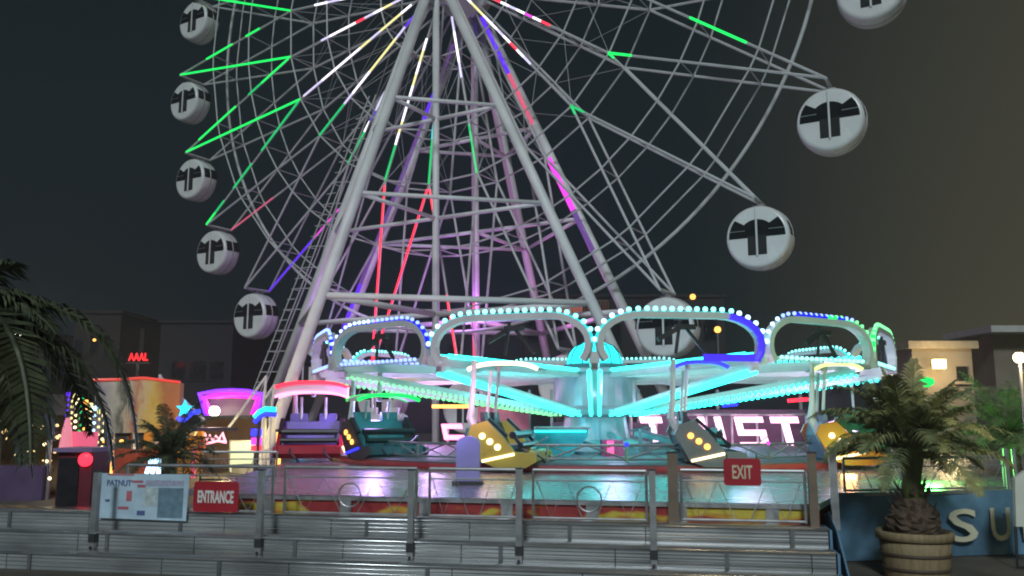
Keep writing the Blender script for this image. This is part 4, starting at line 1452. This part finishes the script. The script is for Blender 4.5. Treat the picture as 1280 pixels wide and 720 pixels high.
b = MB(); b.box(V((p.x, 28.1, p.z / 2)), (.1, .1, p.z)); b.build('pole', DARK, t)
# outrigger struts
t = thing('outrigger_frame', at(290, 600, 30), 'white crane-like struts folded above the neon pavilion', 'frame')
t.location.z = 0; ORG[t.name] = V(t.location)
for pa_, pb_ in (((199, 470), (256, 526)), ((285, 536), (333, 470)), ((330, 500), (333, 470)), ((338, 520), (344, 480)), ((344, 480), (330, 500)), ((200, 468), (204, 500))):
    b = MB(); b.tube([at(*pa_, 30), at(*pb_, 30)], .05, 6); b.build('strut', WHITE2, t)
for x, y_ in ((204, 500), (330, 500), (338, 520)):
    p = at(x, y_, 30); b = MB(); b.tube([p, V((p.x, p.y, 0))], .05, 6); b.build('post', WHITE2, t)

# lattice fence behind (left)
rx = railing(at(250, 600, 16), at(345, 600, 16), at(300, 603, 16).z, .55, 'lattice railing behind the ENTRANCE sign', False)

# ------------------------------------------------------------------ buildings
def building(name, px0, px1, pyt, Y, depth, m, label, wins=(), pyb=560, roofm=None, over=0.0, lit=()):
    p0, p1 = at(px0, pyb, Y), at(px1, pyt, Y)
    cx, wd, ht = (p0.x + p1.x) / 2, p1.x - p0.x, p1.z
    t = thing(name, V((cx, Y + depth / 2, 0)), label, 'building')
    b = MB(); b.box(V((cx, Y + depth / 2, ht / 2)), (wd, depth, ht)); b.build('wall', m, t)
    b = MB(); b.box(V((cx, Y + depth / 2 - over / 2, ht + .15)), (wd + .4 + over, depth + .4 + over, .3)); b.build('roof', roofm or m, t)
    for k, (x0, x1, y0, y1) in enumerate(wins):
        q0, q1 = at(x0, y1, Y), at(x1, y0, Y)
        b = MB(); b.box(V(((q0.x + q1.x) / 2, Y - .02, (q0.z + q1.z) / 2)), (q1.x - q0.x, .1, q1.z - q0.z))
        f = b.build('window', GLASS if k not in lit else emit('dim_window', (1, .6, .25), .12), t)
        b = MB(); b.box(V(((q0.x + q1.x) / 2, Y - .05, q0.z - .08)), (q1.x - q0.x + .3, .2, .12)); b.build('sill', roofm or m, f)
    return t


building('apartment_building', 192, 292, 404, 75, 14, WALLD, 'dark low building with a window row behind the neon arch', [(214, 232, 452, 474), (237, 258, 452, 474), (262, 280, 452, 474)])
building('apartment_building', 82, 152, 392, 80, 14, mat('brown_wall', (.02, .017, .015), .85), 'brownish building far behind the left palm', [(92, 104, 425, 445), (112, 122, 420, 440), (130, 142, 425, 445)])
building('apartment_building', -120, 70, 420, 90, 14, WALLD, 'unlit long building far behind the left palm fronds', [(-20, 0, 440, 456), (20, 40, 440, 456)])
building('apartment_building', 655, 905, 372, 82, 16, mat('hotel_wall', (.035, .03, .03), .85), 'long hotel with lit balcony behind the wheel and dome', [(660, 676, 400, 425), (690, 706, 400, 425), (760, 776, 405, 430), (850, 866, 400, 425), (880, 896, 400, 425)], lit=(3,))
building('apartment_building', 330, 660, 408, 95, 16, WALLD, 'dark building far behind the tower feet', [(400, 420, 430, 450), (470, 490, 430, 450), (560, 580, 430, 450)])
building('villa', 1148, 1214, 436, 34, 3, WALL, 'cream building with a bright wall lamp at the right', [(1196, 1208, 458, 476)], roofm=mat('villa_cornice', (.3, .25, .18), .8))
building('villa', 1252, 1340, 418, 40, 3, WALL, 'building with a broad overhanging flat roof at the right edge', [(1290, 1310, 440, 470)], roofm=ROOF, over=1.0)
building('villa', 905, 1120, 470, 60, 10, WALLD, 'low dim building behind the green end of the ride', [(1000, 1014, 478, 492), (1040, 1054, 478, 492)])
# hotel balcony railing
q0, q1 = at(693, 396, 80.6), at(760, 376, 80.6)
t = thing('balcony', V(((q0.x + q1.x) / 2, 81, q0.z)), 'orange lit balcony with vertical rails behind the tower legs', 'balcony')
b = MB(); b.box(V(((q0.x + q1.x) / 2, 81.2, q0.z)), (q1.x - q0.x, 1.5, .2)); b.build('slab', WALL, t)
b = MB(); b.tube([V((q0.x, 80.6, q1.z)), V((q1.x, 80.6, q1.z))], .06, 6); b.build('handrail', WALL, t)
b = MB()
for k in range(22):
    x = q0.x + (q1.x - q0.x) * k / 21
    b.tube([V((x, 80.6, q0.z)), V((x, 80.6, q1.z))], .045, 5)
b.build('balusters', mat('rail_terracotta', (.45, .2, .12), .7), t)
b = MB(); b.box(V((q0.x + 1.5, 81.8, (q0.z + q1.z) / 2)), (2.6, .05, 1.0)); b.build('glow_window', emit('glow_red', (1, .25, .2), .35), t)

# ------------------------------------------------------------------ lamps
def wall_lamp(px, py, Y, r, label, ename='sodium', pole=False, power=0, col=(1, .75, .4), reach=.35, boxy=False, thin=False):
    p = at(px, py, Y)
    t = thing('street_lamp' if pole else 'wall_lamp', V((p.x, p.y, 0 if pole else p.z)), label, 'lamp')
    b = MB()
    if boxy:
        b.box(p, (r * 2.2, .2, r * 1.7))
    else:
        b.ball(p, r, 12)
    b.build('lamp_head', E[ename], t, not boxy)
    b = MB()
    if pole:
        b.tube([V((p.x, p.y, 0)), p - UP * r], .018 if thin else .05, 8)
    else:
        b.bar(p + V((0, .12, 0)), p + V((0, reach, 0)), .08)
    b.build('pole' if pole else 'bracket', STEEL, t)
    if power:
        lamp('lamp_light', p + (V((0, -r - .08, 0)) if thin else V((0, -.5, -.1))), col, power, .06 if thin else .25)


wall_lamp(1174, 455, 33.4, .2, 'bright square wall lamp on the cream building', power=170, reach=.6, boxy=True)
wall_lamp(1274, 447, 9.6, .062, 'bright globe street lamp on a slim post at the right edge', pole=True, power=36, thin=True)
wall_lamp(22, 423, 30, .17, 'white lamp shining through the left palm fronds', 'flood', True, 300, (1, .95, .85))
wall_lamp(866, 371, 80, .28, 'small warm lamp on the hotel roofline right of the tower', 'orange', reach=1.9)
wall_lamp(897, 412, 70, .28, 'small orange lamp under the hotel, right of the seen gondola', 'orange', True)
wall_lamp(118, 425, 79.5, .14, 'tiny amber lamp on the brownish building', 'orange', reach=.4)
p = at(1155, 478, 23)
t = thing('signal_lamp', V((p.x, p.y, 0)), 'green lamp on an arm right of the ride crown', 'lamp')
b = MB(); b.lathe([(.05, -.28), (.12, -.2), (.14, .1), (.08, .24)], p, 12, V((1, 0, .1))); b.build('lens', E['green'], t, True)
b = MB(); b.tube([p, at(1110, 481, 23)], .03, 6); b.tube([at(1110, 481, 23), V((at(1110, 481, 23).x, 23, DZ))], .05, 6); b.build('arm', STEEL, t)
# red rooftop sign
q = at(173, 446, 70)
t = thing('rooftop_sign', q - UP * .6, 'small glowing red letters on the dark skyline at the left', 'sign')
text_mesh('AAAL', 'lettering', emit('roof_red', (1, .02, .03), 1.6), t, q, V((1, 0, 0)), UP, 1.6, .65, .1, .02)
b = MB(); b.box(q - UP * .5, (2.0, .1, .12)); b.tube([V((q.x, q.y + .05, 0)), q - UP * .5], .12, 6); b.build('support', DARK, t)
b = MB(); pz = at(178, 425, 70); b.box(pz, (.35, .2, 1.9)); b.build('chimney', mat('brown_wall', (.13, .09, .06), .85), t)

# coloured lights (ride fixtures: the lit strips, dome and canopies above)
for x, y_, z, c_, pw in ((2.3, 19.5, 2.3, (.5, .6, 1), 45), (-3.4, 21, 2.2, (.6, .35, 1), 110), (7.6, 20.5, 2.2, (.85, .55, 1), 80),
                         (-0.7, 16.6, 2.3, (1, .5, .85), 22), (4.6, 16.6, 2.3, (.9, .7, 1), 18), (-2.5, 27, 2.3, (.7, .4, 1), 90), (7.0, 27, 2.3, (.5, .6, 1), 60)):
    lamp('ride_lamp', V((x, y_, z)), c_, pw * 1.45, .3)
lamp('tower_wash', C + A * 1.0 - UP * 17, (.6, .2, 1), 420, .8)  # added unseen floods washing the tower legs purple, no fixtures built
lamp('tower_wash', C + A * 4.0 + D * 3 - UP * 17, (.9, .2, .8), 300, .8)
lamp('tower_wash', C - A * 1.0 - D * 6 - UP * 17, (.6, .35, 1), 160, .8)
lamp('tower_wash', V((-9.6, 28.8, 1.2)), (1, .8, .3), 120, .3)  # added warm light for the pavilion's yellow on the left leg
lamp('ride_lamp_green', at(1160, 590, 14.6) + UP * .15, (.12, 1, .15), 120, .2)
lamp('orange_car_fill', at(1062, 606, 16.6) + UP * .2, (1, .4, .12), 45, .15)  # added fill that keeps the orange car orange, no fixture here
lamp('ride_lamp_hub', HC + V((-2.2, -2.6, 2.2)), (.1, .9, 1), 60, .2)
lamp('ride_lamp_pink', HC + V((-6, 4, 2.2)), (1, .35, .7), 110, .2)
lamp('ride_lamp_violet', at(560, 520, 13.8), (.45, .4, 1), 14, .2)
lamp('stall_lamp', at(170, 560, 25.5), (1, .6, .2), 160, .3)
lamp('stall_lamp', at(170, 455, 24.5), (1, .85, .6), 120, .3)
lamp('pavilion_lamp', at(268, 514, YN - 1.0), (1, .8, .6), 40, .2)

# ------------------------------------------------------------------ world, key light, camera
wd_ = bpy.data.worlds.new('World'); sc.world = wd_; wd_.use_nodes = True
nt = wd_.node_tree
bg = nt.nodes['Background']
tc = nt.nodes.new('ShaderNodeTexCoord'); sx = nt.nodes.new('ShaderNodeSeparateXYZ')
nt.links.new(tc.outputs['Generated'], sx.inputs['Vector'])
mr = nt.nodes.new('ShaderNodeMapRange'); mr.interpolation_type = 'SMOOTHSTEP'
mr.inputs['From Min'].default_value = .16; mr.inputs['From Max'].default_value = .62
nt.links.new(sx.outputs['X'], mr.inputs['Value'])
mz = nt.nodes.new('ShaderNodeMapRange')
mz.inputs['From Min'].default_value = 0; mz.inputs['From Max'].default_value = .6
mz.inputs['To Min'].default_value = 1; mz.inputs['To Max'].default_value = .55
nt.links.new(sx.outputs['Z'], mz.inputs['Value'])
mu = nt.nodes.new('ShaderNodeMath'); mu.operation = 'MULTIPLY'
nt.links.new(mr.outputs['Result'], mu.inputs[0]); nt.links.new(mz.outputs['Result'], mu.inputs[1])
mx = nt.nodes.new('ShaderNodeMix'); mx.data_type = 'RGBA'
mx.inputs[6].default_value = (.0020, .0072, .0105, 1); mx.inputs[7].default_value = (.070, .064, .040, 1)
nt.links.new(mu.outputs['Value'], mx.inputs[0])
nt.links.new(mx.outputs[2], bg.inputs['Color'])
bg.inputs['Strength'].default_value = 1.0

sl = bpy.data.lights.new('key_light', 'SUN'); sl.energy = 1.4; sl.angle = .15; sl.color = (.84, .96, 1)
so = bpy.data.objects.new('key_light', sl)
so.rotation_euler = V((.15, 1, -.62)).to_track_quat('-Z', 'Y').to_euler()
COL.objects.link(so)

cd = bpy.data.cameras.new('camera'); cd.sensor_width = 36; cd.lens = 36 * F / 1280; cd.clip_end = 2000
co = bpy.data.objects.new('camera', cd)
co.location = (0, 0, EYE); co.rotation_euler = (PI / 2 + PITCH, 0, 0)
COL.objects.link(co); sc.camera = co
vs_ = sc.view_settings
vs_.view_transform = 'Standard'; vs_.look = 'None'; vs_.exposure = 0; vs_.gamma = 1; vs_.use_curve_mapping = False
sc.cycles.use_denoising = True
sc.cycles.max_bounces = 5
sc.cycles.diffuse_bounces = 2
sc.cycles.glossy_bounces = 3
sc.cycles.sample_clamp_indirect = 4
sc.cycles.filter_width = 2.0

hz = MB(); hz.box((0, 62, 27), (320, 150, 56.2))
hm = bpy.data.materials.new('haze_air'); hm.use_nodes = True
nt = hm.node_tree
nt.nodes.remove(nt.nodes['Principled BSDF'])
pv = nt.nodes.new('ShaderNodeVolumePrincipled')
pv.inputs['Color'].default_value = (.9, .93, .95, 1)
pv.inputs['Density'].default_value = .0017
pv.inputs['Anisotropy'].default_value = .4
nt.links.new(pv.outputs['Volume'], nt.nodes['Material Output'].inputs['Volume'])
tag(hz.build('haze', hm), kind='stuff')
sc.cycles.volume_bounces = 0
